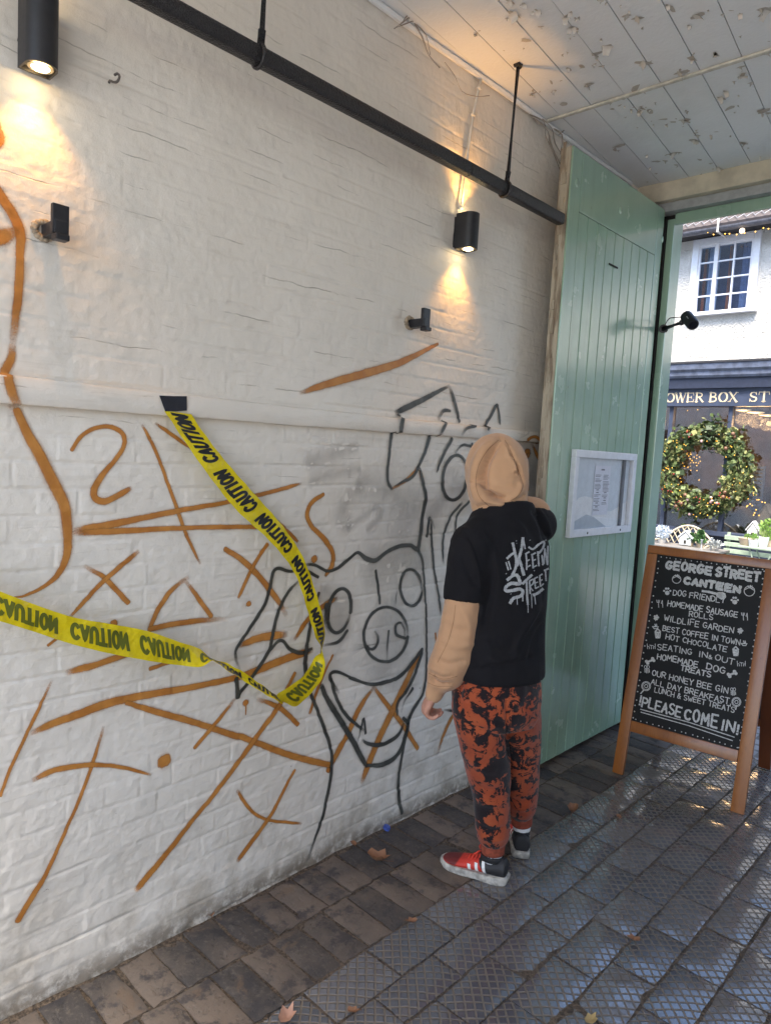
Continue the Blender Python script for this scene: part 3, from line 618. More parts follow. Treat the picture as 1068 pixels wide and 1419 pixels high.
for col_ in (0, 1):
    z = sz1 - .05; ya = sy0 + .010 + col_ * .092
    while z > sz0 + (.02 if col_ == 0 else .05):
        if rng.random() < .12: bar(ya + .02, ya + .05, z, .005); z -= .014; continue
        bar(ya, ya + .045 + .03 * rng.random(), z, .0028); z -= .0075 if rng.random() < .8 else .014
b.build('print_lines', simple('faint_print', (.13, .13, .16), .7), sheet)

# frame and beam at the street end (they belong to the building the passage runs through)
bld = thing('passage_building', 'white rendered building over the passage with a cream beam and green door frame', 'building', (1.6, 4.3, 0))
b = MB(); b.box((-.02, 4.12, 3.182), (3.4, 4.42, 3.29), .006); b.build('beam', simple('cream_beam', (.56, .50, .38), .6, var=.15, scale=9, bump=.4, bscale=50), bld)
b = MB(); b.box((-.02, 4.165, 3.130), (3.4, 4.30, 3.181), .003); b.build('packing_board', simple('grey_packing', (.36, .37, .37), .6), bld)
b = MB(); b.box((.1, 4.239, 3.108), (3.4, 4.285, 3.1295)); b.build('rebate_shade', M_GAP, bld)  # black strip standing in for the shade above the head rail
fr = MB(); fr.box((.201, 4.214, 3.064), (3.0, 4.238, 3.128), .004); fr.build('head_rail', M_GREEN2, bld)
b = MB(); b.box((.158, 4.215, -.01), (.200, 4.345, 3.099), .004); jamb = b.build('jamb', M_GREEN2, bld)
b = MB(); b.box((.100, 4.195, -.01), (.1575, 4.30, 3.099)); b.build('rebate_shade', M_GAP, bld)  # black block standing in for the shade between leaf and jamb
b = MB(); b.box((3.0, 4.222, -.01), (3.07, 4.345, 3.099), .004); b.build('jamb', M_GREEN2, bld)
M_REND = simple('white_render', (.72, .70, .66), .85, var=.08, scale=4, bump=.5, bscale=160)
b = MB(); b.box((-8, 4.43, -.02), (.060, 4.62, 3.27)); b.box((3.08, 4.43, -.02), (8, 4.62, 3.27)); b.box((-8, 4.43, 3.27), (8, 4.62, 6.2)); b.build('front_wall', M_REND, bld)
for (x, z) in ((-4.6, 3.9), (-1.6, 3.9), (2.0, 3.9), (5.2, 3.9), (-4.6, 1.2), (5.2, 1.2)):
    b = MB(); b.box((x - .5, 4.621, z), (x + .5, 4.65, z + 1.3), .01); w_ = b.build('window', simple('white_joinery', (.75, .75, .74), .4), bld)
    b = MB(); b.box((x - .42, 4.651, z + .08), (x + .42, 4.656, z + .62)); b.box((x - .42, 4.651, z + .68), (x + .42, 4.656, z + 1.22)); b.build('pane', simple('dark_pane', (.03, .04, .05), .1), w_)
b = MB(); b.box((-.05, 4.125, -.02), (.0995, 4.429, 3.181)); b.build('return_wall', M_WALL, bld)
rw = MB(); rw.box((3.32, -1.2, -.02), (3.5, 4.43, 3.31)); tag(rw.build('side_wall', M_REND, loc=(3.4, .6, 0)), 'white wall on the far right side of the passage', 'wall')

# ================================================================== FLOOR
def floor_material():
    s = Sh('chequered_pavers'); U = s.sep(s.uv()); rnd = s.attr('rnd'); dia = s.attr('dia')
    nz_ = s.noise(30, 3); wv = s.ma('MULTIPLY', s.ma('SUBTRACT', nz_, .5), .004)
    p = .0287
    a = s.ma('DIVIDE', s.ma('ADD', s.ma('ADD', U[0], U[1]), wv), p * 1.4142); b = s.ma('DIVIDE', s.ma('ADD', s.ma('SUBTRACT', U[0], U[1]), wv), p * 1.4142)
    da = s.ma('ABSOLUTE', s.ma('SUBTRACT', s.ma('FRACT', a), .5)); db = s.ma('ABSOLUTE', s.ma('SUBTRACT', s.ma('FRACT', b), .5))
    d = s.ma('MAXIMUM', da, db)
    wear = s.ss(s.ma('ADD', s.noise(6.5, 4), s.ma('MULTIPLY', s.ma('SUBTRACT', rnd, .5), .35)), .66, .84)
    top = s.ma('SUBTRACT', 1.0, s.ss(d, .35, .43))                       # 1 on the raised squares
    top = s.ma('MULTIPLY', top, s.ma('SUBTRACT', 1.0, s.ma('MULTIPLY', wear, .85)))
    flat = s.ma('SUBTRACT', 1.0, dia)
    top = s.ma('ADD', s.ma('MULTIPLY', top, dia), s.ma('MULTIPLY', flat, .55))
    g = s.noise(55, 5, .65); g2 = s.noise(5, 4)
    blue = s.mix(s.ss(rnd, .1, .9), (.074, .082, .099), (.122, .127, .142)); dirt = s.mix(g, (.125, .104, .084), (.215, .183, .150))
    pc = s.mix(s.ma('MULTIPLY', top, .92), dirt, blue); pc = s.mix(s.ma('MULTIPLY', wear, .6), pc, (.105, .098, .094))
    brick = s.mix(s.ss(s.ma('ADD', g2, s.ma('MULTIPLY', s.ma('SUBTRACT', rnd, .5), .6)), .3, .7), (.064, .057, .053), (.165, .130, .103))
    brick = s.mix(s.ma('MULTIPLY', s.ss(g, .5, .66), .6), brick, (.14, .12, .10)); brick = s.mix(s.ma('MULTIPLY', s.ss(s.noise(11, 6, .68), .50, .62), .75), brick, (.040, .038, .042)); brick = s.mix(s.ma('MULTIPLY', s.ss(s.noise(8, 5, .65, None, .5), .58, .68), .5), brick, (.17, .115, .075))
    col = s.mix(dia, brick, pc); col = s.mix(s.ma('MULTIPLY', s.ss(s.noise(240, 2), .70, .74), .5), col, (.24, .20, .16))
    rgh = s.ma('SUBTRACT', .78, s.ma('MULTIPLY', s.ma('MULTIPLY', top, dia), .56)); rgh = s.ma('SUBTRACT', rgh, s.ma('MULTIPLY', flat, .16))
    rgh = s.ma('ADD', rgh, s.ma('MULTIPLY', s.ma('SUBTRACT', g, .5), .25))
    s.set(Base_Color=col, Roughness=rgh, Specular_IOR_Level=s.ma('ADD', .35, s.ma('MULTIPLY', s.ma('MULTIPLY', top, dia), .65)), Coat_Weight=s.ma('MULTIPLY', s.ma('MULTIPLY', top, dia), 1.0), Coat_Roughness=.11)
    h = s.ma('ADD', s.ma('MULTIPLY', s.ma('MULTIPLY', top, dia), 1.0), s.ma('MULTIPLY', g, s.ma('SUBTRACT', .55, s.ma('MULTIPLY', dia, .43)))); h = s.ma('ADD', h, s.ma('MULTIPLY', s.noise(9, 2), .18)); h = s.ma('SUBTRACT', h, s.ma('MULTIPLY', flat, s.ma('MULTIPLY', s.ss(s.noise(26, 6, .7), .52, .66), .55)))
    s.set(Normal=s.bump(h, .8, .0045)); return s.m
M_PAV = floor_material()
s = Sh('joint_dirt'); g = s.noise(90, 5, .7); s.set(Base_Color=s.mix(s.ss(g, .35, .7), (.035, .026, .019), (.17, .125, .085)), Roughness=.95, Normal=s.bump(g, 1.0, .008)); M_DIRT = s.m
# the dirt bed as one uneven sheet under the paving
gx = np.arange(-.03, 3.5, .03); gy = np.arange(-1.25, 4.5, .05); GX, GY = np.meshgrid(gx, gy, indexing='ij'); GZ = -.0068 + .005 * fbm(GX * 14, GY * 14, 0, 3, 2)
GZ = np.where(GX < .03, GZ + .006, GZ); ii = np.arange(GX.size).reshape(GX.shape)
fl = mk('passage_floor', np.stack([GX, GY, GZ], -1).reshape(-1, 3), np.stack([ii[:-1, :-1], ii[1:, :-1], ii[1:, 1:], ii[:-1, 1:]], -1).reshape(-1, 4), M_DIRT, loc=(1.6, 1, 0), smooth=True); tag(fl, kind='structure')
V = []; F = []; UVs = []; RN = []; DI = []
def paver(x0, x1, y0, y1, dia):
    global V, F
    g = .0046; rn = rng.random(); bx = .006; th = .02
    jx = rng.normal(0, .0012, 4); jy = rng.normal(0, .0018, 4); dz = rng.normal(0, .0006 + .0008 * (1 - dia), 4) + rng.normal(0, .001)
    P = np.array([(x0 + g, y0 + g), (x1 - g, y0 + g), (x1 - g, y1 - g), (x0 + g, y1 - g)]) + np.stack([jx, jy], -1); c = P.mean(0); uo = rng.normal(0, .006, 2); n0 = len(V)
    nx_, ny_ = 4, 6                                                        # rounded, slightly dished top
    for i in range(nx_ + 1):
        for j in range(ny_ + 1):
            u, v = i / nx_, j / ny_
            w = [(1 - u) * (1 - v), u * (1 - v), u * v, (1 - u) * v]; q = sum(w[k] * P[k] for k in range(4)); z = sum(w[k] * dz[k] for k in range(4))
            e = min(u, 1 - u) * (x1 - x0); e2 = min(v, 1 - v) * (y1 - y0); edge = min(e, e2)
            if edge < 1e-6: q = q + rng.normal(0, .0014 + .0012 * (1 - dia), 2)
            z += -.0045 * (edge < 1e-6) + (.0012 + .0022 * (1 - dia)) * vn(q[0] * 14, q[1] * 14, 0, 8); V.append((q[0], q[1], z)); UVs.append((q[0] - x0 + uo[0], q[1] - y0 + uo[1])); RN.append(rn); DI.append(dia)
    ix = lambda i, j: n0 + i * (ny_ + 1) + j
    for i in range(nx_):
        for j in range(ny_): F.append((ix(i, j), ix(i + 1, j), ix(i + 1, j + 1), ix(i, j + 1)))
    rim = [ix(i, 0) for i in range(nx_)] + [ix(nx_, j) for j in range(ny_)] + [ix(i, ny_) for i in range(nx_, 0, -1)] + [ix(0, j) for j in range(ny_, 0, -1)]
    m0 = len(V)
    for r in rim: V.append((V[r][0], V[r][1], -.02)); UVs.append(UVs[r]); RN.append(rn); DI.append(dia)
    k = len(rim)
    for i in range(k): F.append((rim[i], m0 + i, m0 + (i + 1) % k, rim[(i + 1) % k]))
xr = [.018, .242, .486]; y = -3.0 + .018
for r in range(2):
    y = (1.43 if r == 0 else 1.395) - 20 * .1165
    while y < 4.35:
        w_ = .1165 + rng.normal(0, .002); paver(xr[r], xr[r + 1], y, min(y + w_, 4.36), 0.0) if y > -1.2 else None; y += w_
xj = [.486, .647, .776, .925, 1.075, 1.222, 1.367]
while xj[-1] < 3.3: xj.append(xj[-1] + .1475)
offs = {0: 1.60, 1: 2.30, 2: 2.44, 3: 2.607, 4: 2.452, 5: 2.326}
for r in range(len(xj) - 1):
    y0 = offs.get(r, 2.326 + .137 * (r % 2)); L = .2735; y = y0 - L * 12
    while y < 4.36:
        ye = min(y + L * (1 + rng.normal(0, .006)), 4.38)
        if ye - y > .05 and y > -1.2: paver(xj[r], xj[r + 1], y, ye, 1.0)
        y = ye
pv = mk('paving_bricks', V, F, M_PAV, fl, uv=UVs, attrs={'rnd': RN, 'dia': DI}, angle=35); pv['kind'] = 'stuff'
# street outside
def setts_material():
    s = Sh('granite_setts'); q = s.n('TexBrick'); s.put(q.inputs['Vector'], s.obj()); q.inputs['Scale'].default_value = 1.0; q.inputs['Mortar Size'].default_value = .012; q.inputs['Brick Width'].default_value = .16; q.inputs['Row Height'].default_value = .1
    q.inputs['Color1'].default_value = (.30, .31, .33, 1); q.inputs['Color2'].default_value = (.20, .21, .23, 1); q.inputs['Mortar'].default_value = (.06, .055, .05, 1)
    h = s.ma('ADD', s.ma('MULTIPLY', q.outputs['Fac'], -1.0), s.ma('MULTIPLY', s.noise(12, 4), .7))
    s.set(Base_Color=s.mix(s.ma('MULTIPLY', s.noise(8, 4), .5), q.outputs['Color'], (.24, .24, .24)), Roughness=.5, Normal=s.bump(h, .8, .012)); return s.m
b = MB(); b.box((-30, 4.362, -.05), (30, 60, -.006)); tag(b.build('street', setts_material(), loc=(0, 6, 0)), kind='structure')
b = MB(); b.box((-60, -60, -.3), (60, 60, -.055)); tag(b.build('ground', simple('pale_bounce_ground', (.46, .45, .43), .9), loc=(0, 0, -.3)), kind='structure')  # unseen ground, made pale to bounce light onto wall and ceiling
# ================================================================== STROKE LETTERING (chalk, print, signs)
def arc(cx, cy, rx, ry, a0, a1, n=10): return [(cx + rx * math.cos(R(a0 + (a1 - a0) * i / n)), cy + ry * math.sin(R(a0 + (a1 - a0) * i / n))) for i in range(n + 1)]
GL = {
 'A': [[(0, 0), (.5, 1), (1, 0)], [(.2, .36), (.8, .36)]],
 'B': [[(0, 0), (0, 1)], [(0, 1)] + arc(.45, .76, .45, .24, 90, -90) + [(0, .52)], [(0, .52)] + arc(.5, .26, .5, .26, 90, -90) + [(0, 0)]],
 'C': [arc(.55, .5, .55, .5, 45, 315, 14)], 'D': [[(0, 0), (0, 1)], [(0, 1)] + arc(.35, .5, .65, .5, 90, -90, 12) + [(0, 0)]],
 'E': [[(.95, 1), (0, 1), (0, 0), (.95, 0)], [(0, .52), (.8, .52)]], 'F': [[(.95, 1), (0, 1), (0, 0)], [(0, .52), (.8, .52)]],
 'G': [arc(.52, .5, .52, .5, 50, 330, 14) + [(1, .45), (.6, .45)]], 'H': [[(0, 0), (0, 1)], [(1, 0), (1, 1)], [(0, .5), (1, .5)]],
 'I': [[(.5, 0), (.5, 1)]], 'J': [[(.8, 1), (.8, .3)] + arc(.45, .3, .35, .3, 0, -160)], 'K': [[(0, 0), (0, 1)], [(.95, 1), (0, .45)], [(.25, .6), (1, 0)]],
 'L': [[(0, 1), (0, 0), (.9, 0)]], 'M': [[(0, 0), (.08, 1), (.5, .3), (.92, 1), (1, 0)]], 'N': [[(0, 0), (0, 1), (1, 0), (1, 1)]],
 'O': [arc(.5, .5, .5, .5, 90, 450, 18)], 'P': [[(0, 0), (0, 1)], [(0, 1)] + arc(.5, .74, .45, .26, 90, -90) + [(0, .48)]],
 'Q': [arc(.5, .5, .5, .5, 90, 450, 18), [(.6, .25), (1, -.05)]], 'R': [[(0, 0), (0, 1)], [(0, 1)] + arc(.5, .74, .45, .26, 90, -90) + [(0, .48)], [(.4, .48), (1, 0)]],
 'S': [arc(.5, .74, .45, .26, 40, 200, 8) + [(.3, .55), (.7, .45)] + arc(.5, .27, .47, .27, 40, -150, 9)[1:]],
 'T': [[(0, 1), (1, 1)], [(.5, 1), (.5, 0)]], 'U': [[(0, 1), (0, .35)] + arc(.5, .35, .5, .35, 180, 360, 10) + [(1, 1)]], 'V': [[(0, 1), (.5, 0), (1, 1)]],
 'W': [[(0, 1), (.25, 0), (.5, .7), (.75, 0), (1, 1)]], 'X': [[(0, 0), (1, 1)], [(0, 1), (1, 0)]], 'Y': [[(0, 1), (.5, .5), (1, 1)], [(.5, .5), (.5, 0)]], 'Z': [[(0, 1), (1, 1), (0, 0), (1, 0)]],
 '&': [[(1, 0), (.25, .72)] + arc(.45, .82, .2, .18, 210, -20, 8) + [(.1, .35)] + arc(.4, .2, .33, .2, 160, 340, 8) + [(.95, .45)]],
 '!': [[(.5, 1), (.5, .3)], [(.5, .05), (.5, 0)]], ',': [[(.5, .05), (.35, -.2)]], "'": [[(.5, 1), (.5, .8)]],
}
NARROW = {'I': .35, '!': .3, ',': .3, "'": .3, 'M': 1.2, 'W': 1.25, ' ': .55}
def text_strokes(txt, width=None, h=1.0, asp=.62, gap=.28, jit=0.0, slant=0.0, rs=None):
    """strokes of a word, baseline at 0, scaled so that the whole is `width` long"""
    x = 0; out = []
    for ch in txt:
        w = NARROW.get(ch, 1.0) * asp
        if ch in GL:
            dy = jit * rs.normal() if jit else 0; sc = 1 + (jit * rs.normal() if jit else 0)
            for st in GL[ch]: out.append([(x + p[0] * w + slant * p[1], p[1] * sc + dy) for p in st])
        x += w + gap * asp * (1 if ch != ' ' else .5)
    x -= gap * asp; k = (width / x) if width else h
    return [[(p[0] * k, p[1] * h) for p in st] for st in out]
def ribbon(strokes, weight, to3, step=.004, rs=None, rough=.0, sharp=True):
    """flat strokes laid on a surface; to3(points Nx2) -> Nx3"""
    V = []; F = []; n = 0
    for si, st in enumerate(strokes):
        P = np.asarray(st, float)
        seg = []
        for a, b in zip(P[:-1], P[1:]):
            m = max(1, int(np.linalg.norm(b - a) / step)); seg += [a + (b - a) * i / m for i in range(m)]
        seg.append(P[-1]); Q = np.array(seg)
        if len(Q) < 2 or np.ptp(Q, axis=0).max() < 1e-9: continue
        t = np.gradient(Q, axis=0); t /= np.linalg.norm(t, axis=1)[:, None] + 1e-12
        Q = np.vstack([Q[0] - t[0] * weight * .4, Q, Q[-1] + t[-1] * weight * .4]); t = np.vstack([t[0], t, t[-1]]); nr = np.stack([-t[:, 1], t[:, 0]], -1)
        w = np.full(len(Q), weight / 2.0)
        if rough: w = w * (1 + rough * rs.normal(size=len(Q)))
        w = w[:, None]; L = to3(Q + nr * w, si); Rr = to3(Q - nr * w, si); k = len(Q)
        V += list(L) + list(Rr); F += [(n + i, n + k + i, n + k + i + 1, n + i + 1) for i in range(k - 1)]; n += 2 * k
    return np.array(V), F

# ================================================================== CAUTION TAPE
UP = [(228, 569), (249, 601), (288, 657), (328, 707), (376, 752), (409.5, 797), (430, 860), (437, 882), (446, 900), (450.5, 922), (444, 944), (427.6, 964), (408, 979), (386, 966), (360, 947), (330, 927), (300, 915), (278, 924), (250, 922), (208, 916), (150, 905), (98, 892), (40, 873), (-20, 855), (-90, 838), (-200, 815)]
LO = [(265, 574), (287, 606), (317, 644), (355, 687), (394, 732), (423, 779), (445.6, 848), (450, 876), (446, 901), (436, 911), (424, 932), (406, 948), (384, 963), (392, 975), (366, 961), (334, 941), (302, 920), (276, 899), (250, 890), (203, 874), (150, 864), (101, 855), (44, 836), (-20, 812), (-90, 790), (-200, 760)]
xo = np.interp(np.arange(len(UP)), [0, 2, 6, 9, 12, 14, 18, 22, 25], [.034, .06, .075, .075, .085, .085, .08, .09, .12])
dxw = np.zeros(len(UP)); dxw[8] = .03; dxw[7] = .018; dxw[9] = .02; dxw[12] = -.02; dxw[13] = -.025; dxw[14] = -.012; dxw[16] = .028; dxw[15] = .015; dxw[17] = .016
U3 = np.array([onx(*p, x + d) for p, x, d in zip(UP, xo, dxw)]); L3 = np.array([onx(*p, x - d) for p, x, d in zip(LO, xo, dxw)])
def spl3(P, t):
    i = np.clip(t.astype(int), 0, len(P) - 2); u = (t - i)[:, None]; Q = np.vstack([2 * P[0] - P[1], P, 2 * P[-1] - P[-2]]); a, b, c, d = Q[i], Q[i + 1], Q[i + 2], Q[i + 3]
    return .5 * (2 * b + (c - a) * u + (2 * a - 5 * b + 4 * c - d) * u ** 2 + (3 * b - a - 3 * c + d) * u ** 3)
tt = np.linspace(0, len(UP) - 1.0001, 420); cu, cl = spl3(U3, tt), spl3(L3, tt); mid = (cu + cl) / 2
sl_ = np.concatenate([[0], np.cumsum(np.linalg.norm(np.diff(mid, axis=0), axis=1))])
def tape3(sv, w, lift=0.0):
    """sv along the tape (m), w across -1 (lower edge) .. 1 (upper edge)"""
    sv = np.asarray(sv); w = np.asarray(w)[:, None]
    U_ = np.stack([np.interp(sv, sl_, cu[:, k]) for k in range(3)], -1); L_ = np.stack([np.interp(sv, sl_, cl[:, k]) for k in range(3)], -1)
    m_ = np.stack([np.interp(sv + .004, sl_, mid[:, k]) - np.interp(sv - .004, sl_, mid[:, k]) for k in range(3)], -1)
    N = np.cross(m_, U_ - L_); N /= np.linalg.norm(N, axis=1)[:, None] + 1e-12
    cur = .004 * np.sin(sv * 31)[:, None] * (1 - w ** 2) + .0015 * np.sin(sv * 83 + 1)[:, None] * (w)
    return (U_ + L_) / 2 + (U_ - L_) / 2 * w + N * (lift + cur)
s = Sh('yellow_tape'); t_ = s.n('BsdfTranslucent'); t_.inputs[0].default_value = (.75, .55, .01, 1); mx = s.n('MixShader'); mx.inputs[0].default_value = .25
s.set(Base_Color=s.mix(s.ss(s.noise(7, 3), .3, .7), (.68, .55, .008), (.77, .64, .02)), Roughness=.22, Specular_IOR_Level=.5, Normal=s.bump(s.ma('ADD', s.noise(22, 3, .5, None, .6), s.ma('MULTIPLY', s.vor(55), .6)), .7, .006))
s.t.links.new(s.b.outputs[0], mx.inputs[1]); s.t.links.new(t_.outputs[0], mx.inputs[2]); s.t.links.new(mx.outputs[0], s.t.nodes['Material Output'].inputs[0]); M_TAPE = s.m
tape = thing('caution_tape', 'yellow tape printed CAUTION hanging from the ledge in a twisted loop', 'tape', tuple(mid[0]))
Sv = np.linspace(0, sl_[-1], 400); Wv = np.linspace(-1, 1, 7); G = np.array([tape3(np.full(7, a), Wv) for a in Sv]); ii = np.arange(400 * 7).reshape(400, 7)
mk('tape_band', G.reshape(-1, 3), np.stack([ii[:-1, :-1], ii[1:, :-1], ii[1:, 1:], ii[:-1, 1:]], -1).reshape(-1, 4), M_TAPE, tape, smooth=True)
Nd = np.cross(np.gradient(mid, axis=0), cu - cl)
M_INK = simple('tape_ink', (.012, .012, .012), .4); M_OLIVE = simple('tape_ink_showing_through', (.115, .125, .012), .35)
per, wl = .218, .172
for side, nm, m_, lf in ((-1, 'lettering', M_INK, -.0008), (1, 'lettering', M_OLIVE, .0008)):
    V = []; F = []; n = 0; k = 0
    s0 = .012
    while s0 < sl_[-1] - .05:
        # read from larger s (C) to smaller s (N); letter tops towards the upper edge
        st = text_strokes('CAUTION', wl, .98, .62, .50, slant=.10)
        def f3(Q, si, s0=s0): return tape3(s0 + wl - Q[:, 0], (Q[:, 1] - .5) * 1.02 * .98, lf)
        # stroke frame in metres: x along, y across (tape is about .072 wide)
        st = [[(x, y) for x, y in q] for q in st]
        st = [[(x, y * .0385) for x, y in q] for q in st]
        def f4(Q, si, s0=s0): return tape3(s0 + wl - Q[:, 0], (Q[:, 1] / .0385 - .5) * 1.02, lf + side * .00005 * (si % 5))
        v, f = ribbon(st, .0112, f4, .004); mk('printed_word', v, f, m_, tape); s0 += per
V = [onx(221, 548, .030), onx(259, 549, .030), onx(259, 569, .0325), onx(229, 570, .0325), onx(240, 549, .0305), onx(244, 570, .034)]
b = MB(); V2 = [v + np.array([.0012, 0, 0]) for v in V]; b.add(V + V2, [(0, 3, 5, 4), (4, 5, 2, 1), (6, 10, 11, 9), (10, 7, 8, 11), (0, 6, 9, 3), (1, 2, 8, 7), (0, 4, 10, 6), (4, 1, 7, 10), (3, 9, 11, 5), (5, 11, 8, 2)])
tag(b.build('gaffer_tape', simple('black_cloth_tape', (.010, .012, .02), .6, bump=.4, bscale=500), loc=tuple(V[0])), 'short strip of black cloth tape holding the yellow tape to the ledge', 'tape')

# ================================================================== A-BOARD
fl_ = np.array([.443, 3.52, 0]); fr_ = np.array([1.036, 3.577, 0]); bu = (fr_ - fl_) / np.linalg.norm(fr_ - fl_); bk = np.array([-bu[1], bu[0], 0]); ta = R(12.5)
bv = bk * math.sin(ta) + np.array([0, 0, 1]) * math.cos(ta); bn = np.cross(bu, bv)     # bn faces the camera
def onb(px, py):
    r = ray(px, py); P = CAM + r * (((fl_ - CAM) @ bn) / (r @ bn)) - fl_; return np.array([P @ bu, P @ bv])
def B3(Q, lift=0.0): Q = np.asarray(Q, float); return fl_ + Q[..., :1] * bu + Q[..., 1:2] * bv + bn * lift
MBd = np.eye(4); MBd[:3, 0] = bu; MBd[:3, 1] = bv; MBd[:3, 2] = bn; MBd[:3, 3] = fl_
s = Sh('orange_varnished_wood'); st = s.noise(1, 4, .6, s.obj((9, 9, 1.2)), .6); fine = s.noise(1, 3, .6, s.obj((120, 120, 6)))
c = s.mix(s.ss(st, .3, .7), (.235, .072, .009), (.335, .112, .018)); c = s.mix(s.ma('MULTIPLY', s.ss(fine, .5, .7), .35), c, (.17, .05, .008)); c = s.mix(s.ss(s.noise(60, 4, .6), .70, .74), c, (.08, .04, .02))
s.set(Base_Color=c, Roughness=.36, Coat_Weight=.3, Coat_Roughness=.2, Normal=s.bump(fine, .25, .001)); M_WOOD = s.m
s = Sh('red_brown_wood'); s.set(Base_Color=s.mix(s.noise(1, 4, .6, s.obj((30, 30, 2))), (.13, .035, .012), (.20, .06, .02)), Roughness=.4); M_WOOD2 = s.m
s = Sh('chalkboard'); s.set(Base_Color=s.mix(s.ss(s.noise(4, 5, .6), .45, .75), (.008, .008, .0085), (.015, .015, .0155)), Roughness=.6, Specular_IOR_Level=.25, Normal=s.bump(s.noise(300, 3), .15, .0008)); M_CHB = s.m
s = Sh('chalk_marks'); s.set(Base_Color=s.mix(s.ss(s.noise(260, 3, .6), .35, .65), (.40, .40, .40), (.68, .68, .67)), Roughness=.9); M_CHALK = s.m
abd = thing('sandwich_board', 'orange wooden A-board with a handwritten black chalkboard standing on the pavers', 'sandwich board', tuple((fl_ + fr_) / 2 + bk * .3))
BW, BH, SW = .592, 1.240, .056; XL, XI, XJ, XR = -.023, .033, .559, .620; y0b, y1b = .235, .292
for nm, a, b_ in (('stile', (XL, .002), (XI, BH - .046)), ('stile', (XJ, .002), (XR, BH - .046)), ('top_rail', (XL, BH - .0455), (XR, BH)), ('bottom_rail', (XI + .0005, y0b), (XJ - .0005, y1b))):
    b = MB(); b.box((a[0], a[1], -.028), (b_[0], b_[1], 0), .004, MBd); b.build(nm, M_WOOD, abd, angle=40)
b = MB(); b.box((XI - .004, y1b - .004, -.018), (XJ + .004, BH - .042, -.007), 0, MBd); chb = b.build('chalkboard', M_CHB, abd)
# rear frame
MR = np.eye(4); top = B3(np.array([0, BH - .02])) - bn * .032; foot = fl_ + bk * .668; rv = top - foot; rv[:] = rv - bu * (rv @ bu); LR = np.linalg.norm(rv); rv /= LR; rn_ = np.cross(bu, rv)
MR[:3, 0] = bu; MR[:3, 1] = rv; MR[:3, 2] = rn_; MR[:3, 3] = foot
for nm, a, b_ in (('rear_stile', (XL, .002), (XI, LR)), ('rear_stile', (XJ, .002), (XR, LR)), ('rear_rail', (XI + .0005, LR - .07), (XJ - .0005, LR)), ('rear_rail', (XI + .0005, .265), (XJ - .0005, .315))):
    b = MB(); b.box((a[0], a[1], -.028), (b_[0], b_[1], 0), .004, MR); b.build(nm, M_WOOD2, abd, angle=40)
b = MB(); b.box((XI, .31, -.018), (XJ, LR - .06, -.006), 0, MR); b.build('rear_panel', simple('rear_black_panel', (.02, .018, .02), .6), abd)
for x in (.10, BW - .10):
    b = MB(); b.box((x - .025, BH - .002, -.05), (x + .025, BH + .0015, -.002), .001, MBd); b.build('hinge', simple('steel_hinge', (.35, .33, .3), .4, .8), abd)
# chalk writing: (text, baseline start, baseline end in the photo, letter height m, weight m)
K_ = lambda x, y: (840 + x / 3.548, 740 + y / 3.548)
lines = [('GEORGE', (290, 166), (510, 200), .040, .0135), ('STREET', (535, 203), (746, 233), .041, .0135), ('CANTEEN', (379, 240), (650, 289), .032, .0140), ('DOG FRIENDLY', (324, 299), (578, 340), .033, .0045),
 ('HOMEMADE SAUSAGE', (297, 353), (640, 411), .032, .0048), ('ROLLS', (403, 404), (520, 421), .030, .0045), ('WILDLIFE GARDEN', (280, 424), (620, 488), .033, .0045), ('BEST COFFEE IN TOWN', (273, 474), (652, 547), .031, .0045),
 ('HOT CHOCOLATE', (288, 515), (588, 580), .030, .0045), ('SEATING', (247, 566), (415, 594), .033, .0045), ('IN', (450, 602), (492, 609), .031, .0045), ('&', (498, 611), (515, 614), .022, .004), ('OUT', (530, 618), (622, 644), .032, .0045), ('HOMEMADE', (246, 614), (445, 655), .033, .0055), ('DOG', (488, 664), (578, 687), .034, .0055),
 ('TREATS', (361, 669), (508, 706), .030, .0055), ('OUR HONEY BEE GIN', (221, 694), (592, 786), .033, .0045), ('ALL DAY BREAKFAST,', (216, 737), (610, 840), .031, .0045), ('LUNCH & SWEET TREATS', (233, 777), (625, 878), .029, .0042),
 ('!PLEASE', (156, 840), (360, 902), .058, .0088), ('COME', (380, 912), (540, 952), .056, .0100), ('IN!', (560, 958), (645, 984), .056, .0095)]
rs = np.random.default_rng(5); V = []; F = []; n = 0
def addr(v, f):
    global n
    V.append(v); F.extend([[i + n for i in q] for q in f]); n += len(v)
def flush(nm):
    global n, V, F
    if V: mk(nm, np.concatenate(V), F, M_CHALK, chb)
    V = []; F = []; n = 0
LIFT = -.0062
for li, (tx, a, b_, h, wt) in enumerate(lines):
    A = onb(*K_(*a)); Bq = onb(*K_(*b_)); d = Bq - A; Lw = np.linalg.norm(d); d /= Lw; up = np.array([-d[1], d[0]])
    gp = .34 if wt < .01 else .5
    st = text_strokes(tx, Lw, h * (.87 if wt < .01 else 1.0), .62, gp, jit=.045, rs=rs)
    f3 = lambda Q, si: B3(A + Q[:, :1] * d + Q[:, 1:] * up, LIFT + .00006 * (si % 7))
    addr(*ribbon(st, wt, f3, .004, rs, .12)); flush('chalk_words')
pb = lambda *P: [onb(*K_(*p)) for p in P]
fb = lambda Q, si: B3(Q, LIFT + .0001 + .00006 * (si % 7))
addr(*ribbon([pb((165, 862), (400, 925), (625, 999)), pb((167, 876), (400, 942), (616, 1016))], .0045, fb, .01, rs, .1)); flush('chalk_underline')
def polyfill(P, lift=LIFT + .0003):
    global n
    Q = np.array(P); addr(B3(Q, lift), [list(range(len(P)))])
def dot(x, y, r, k=8): c = onb(*K_(x, y)); polyfill([c + r * np.array([math.cos(w), math.sin(w)]) for w in np.arange(k) * 2 * math.pi / k])
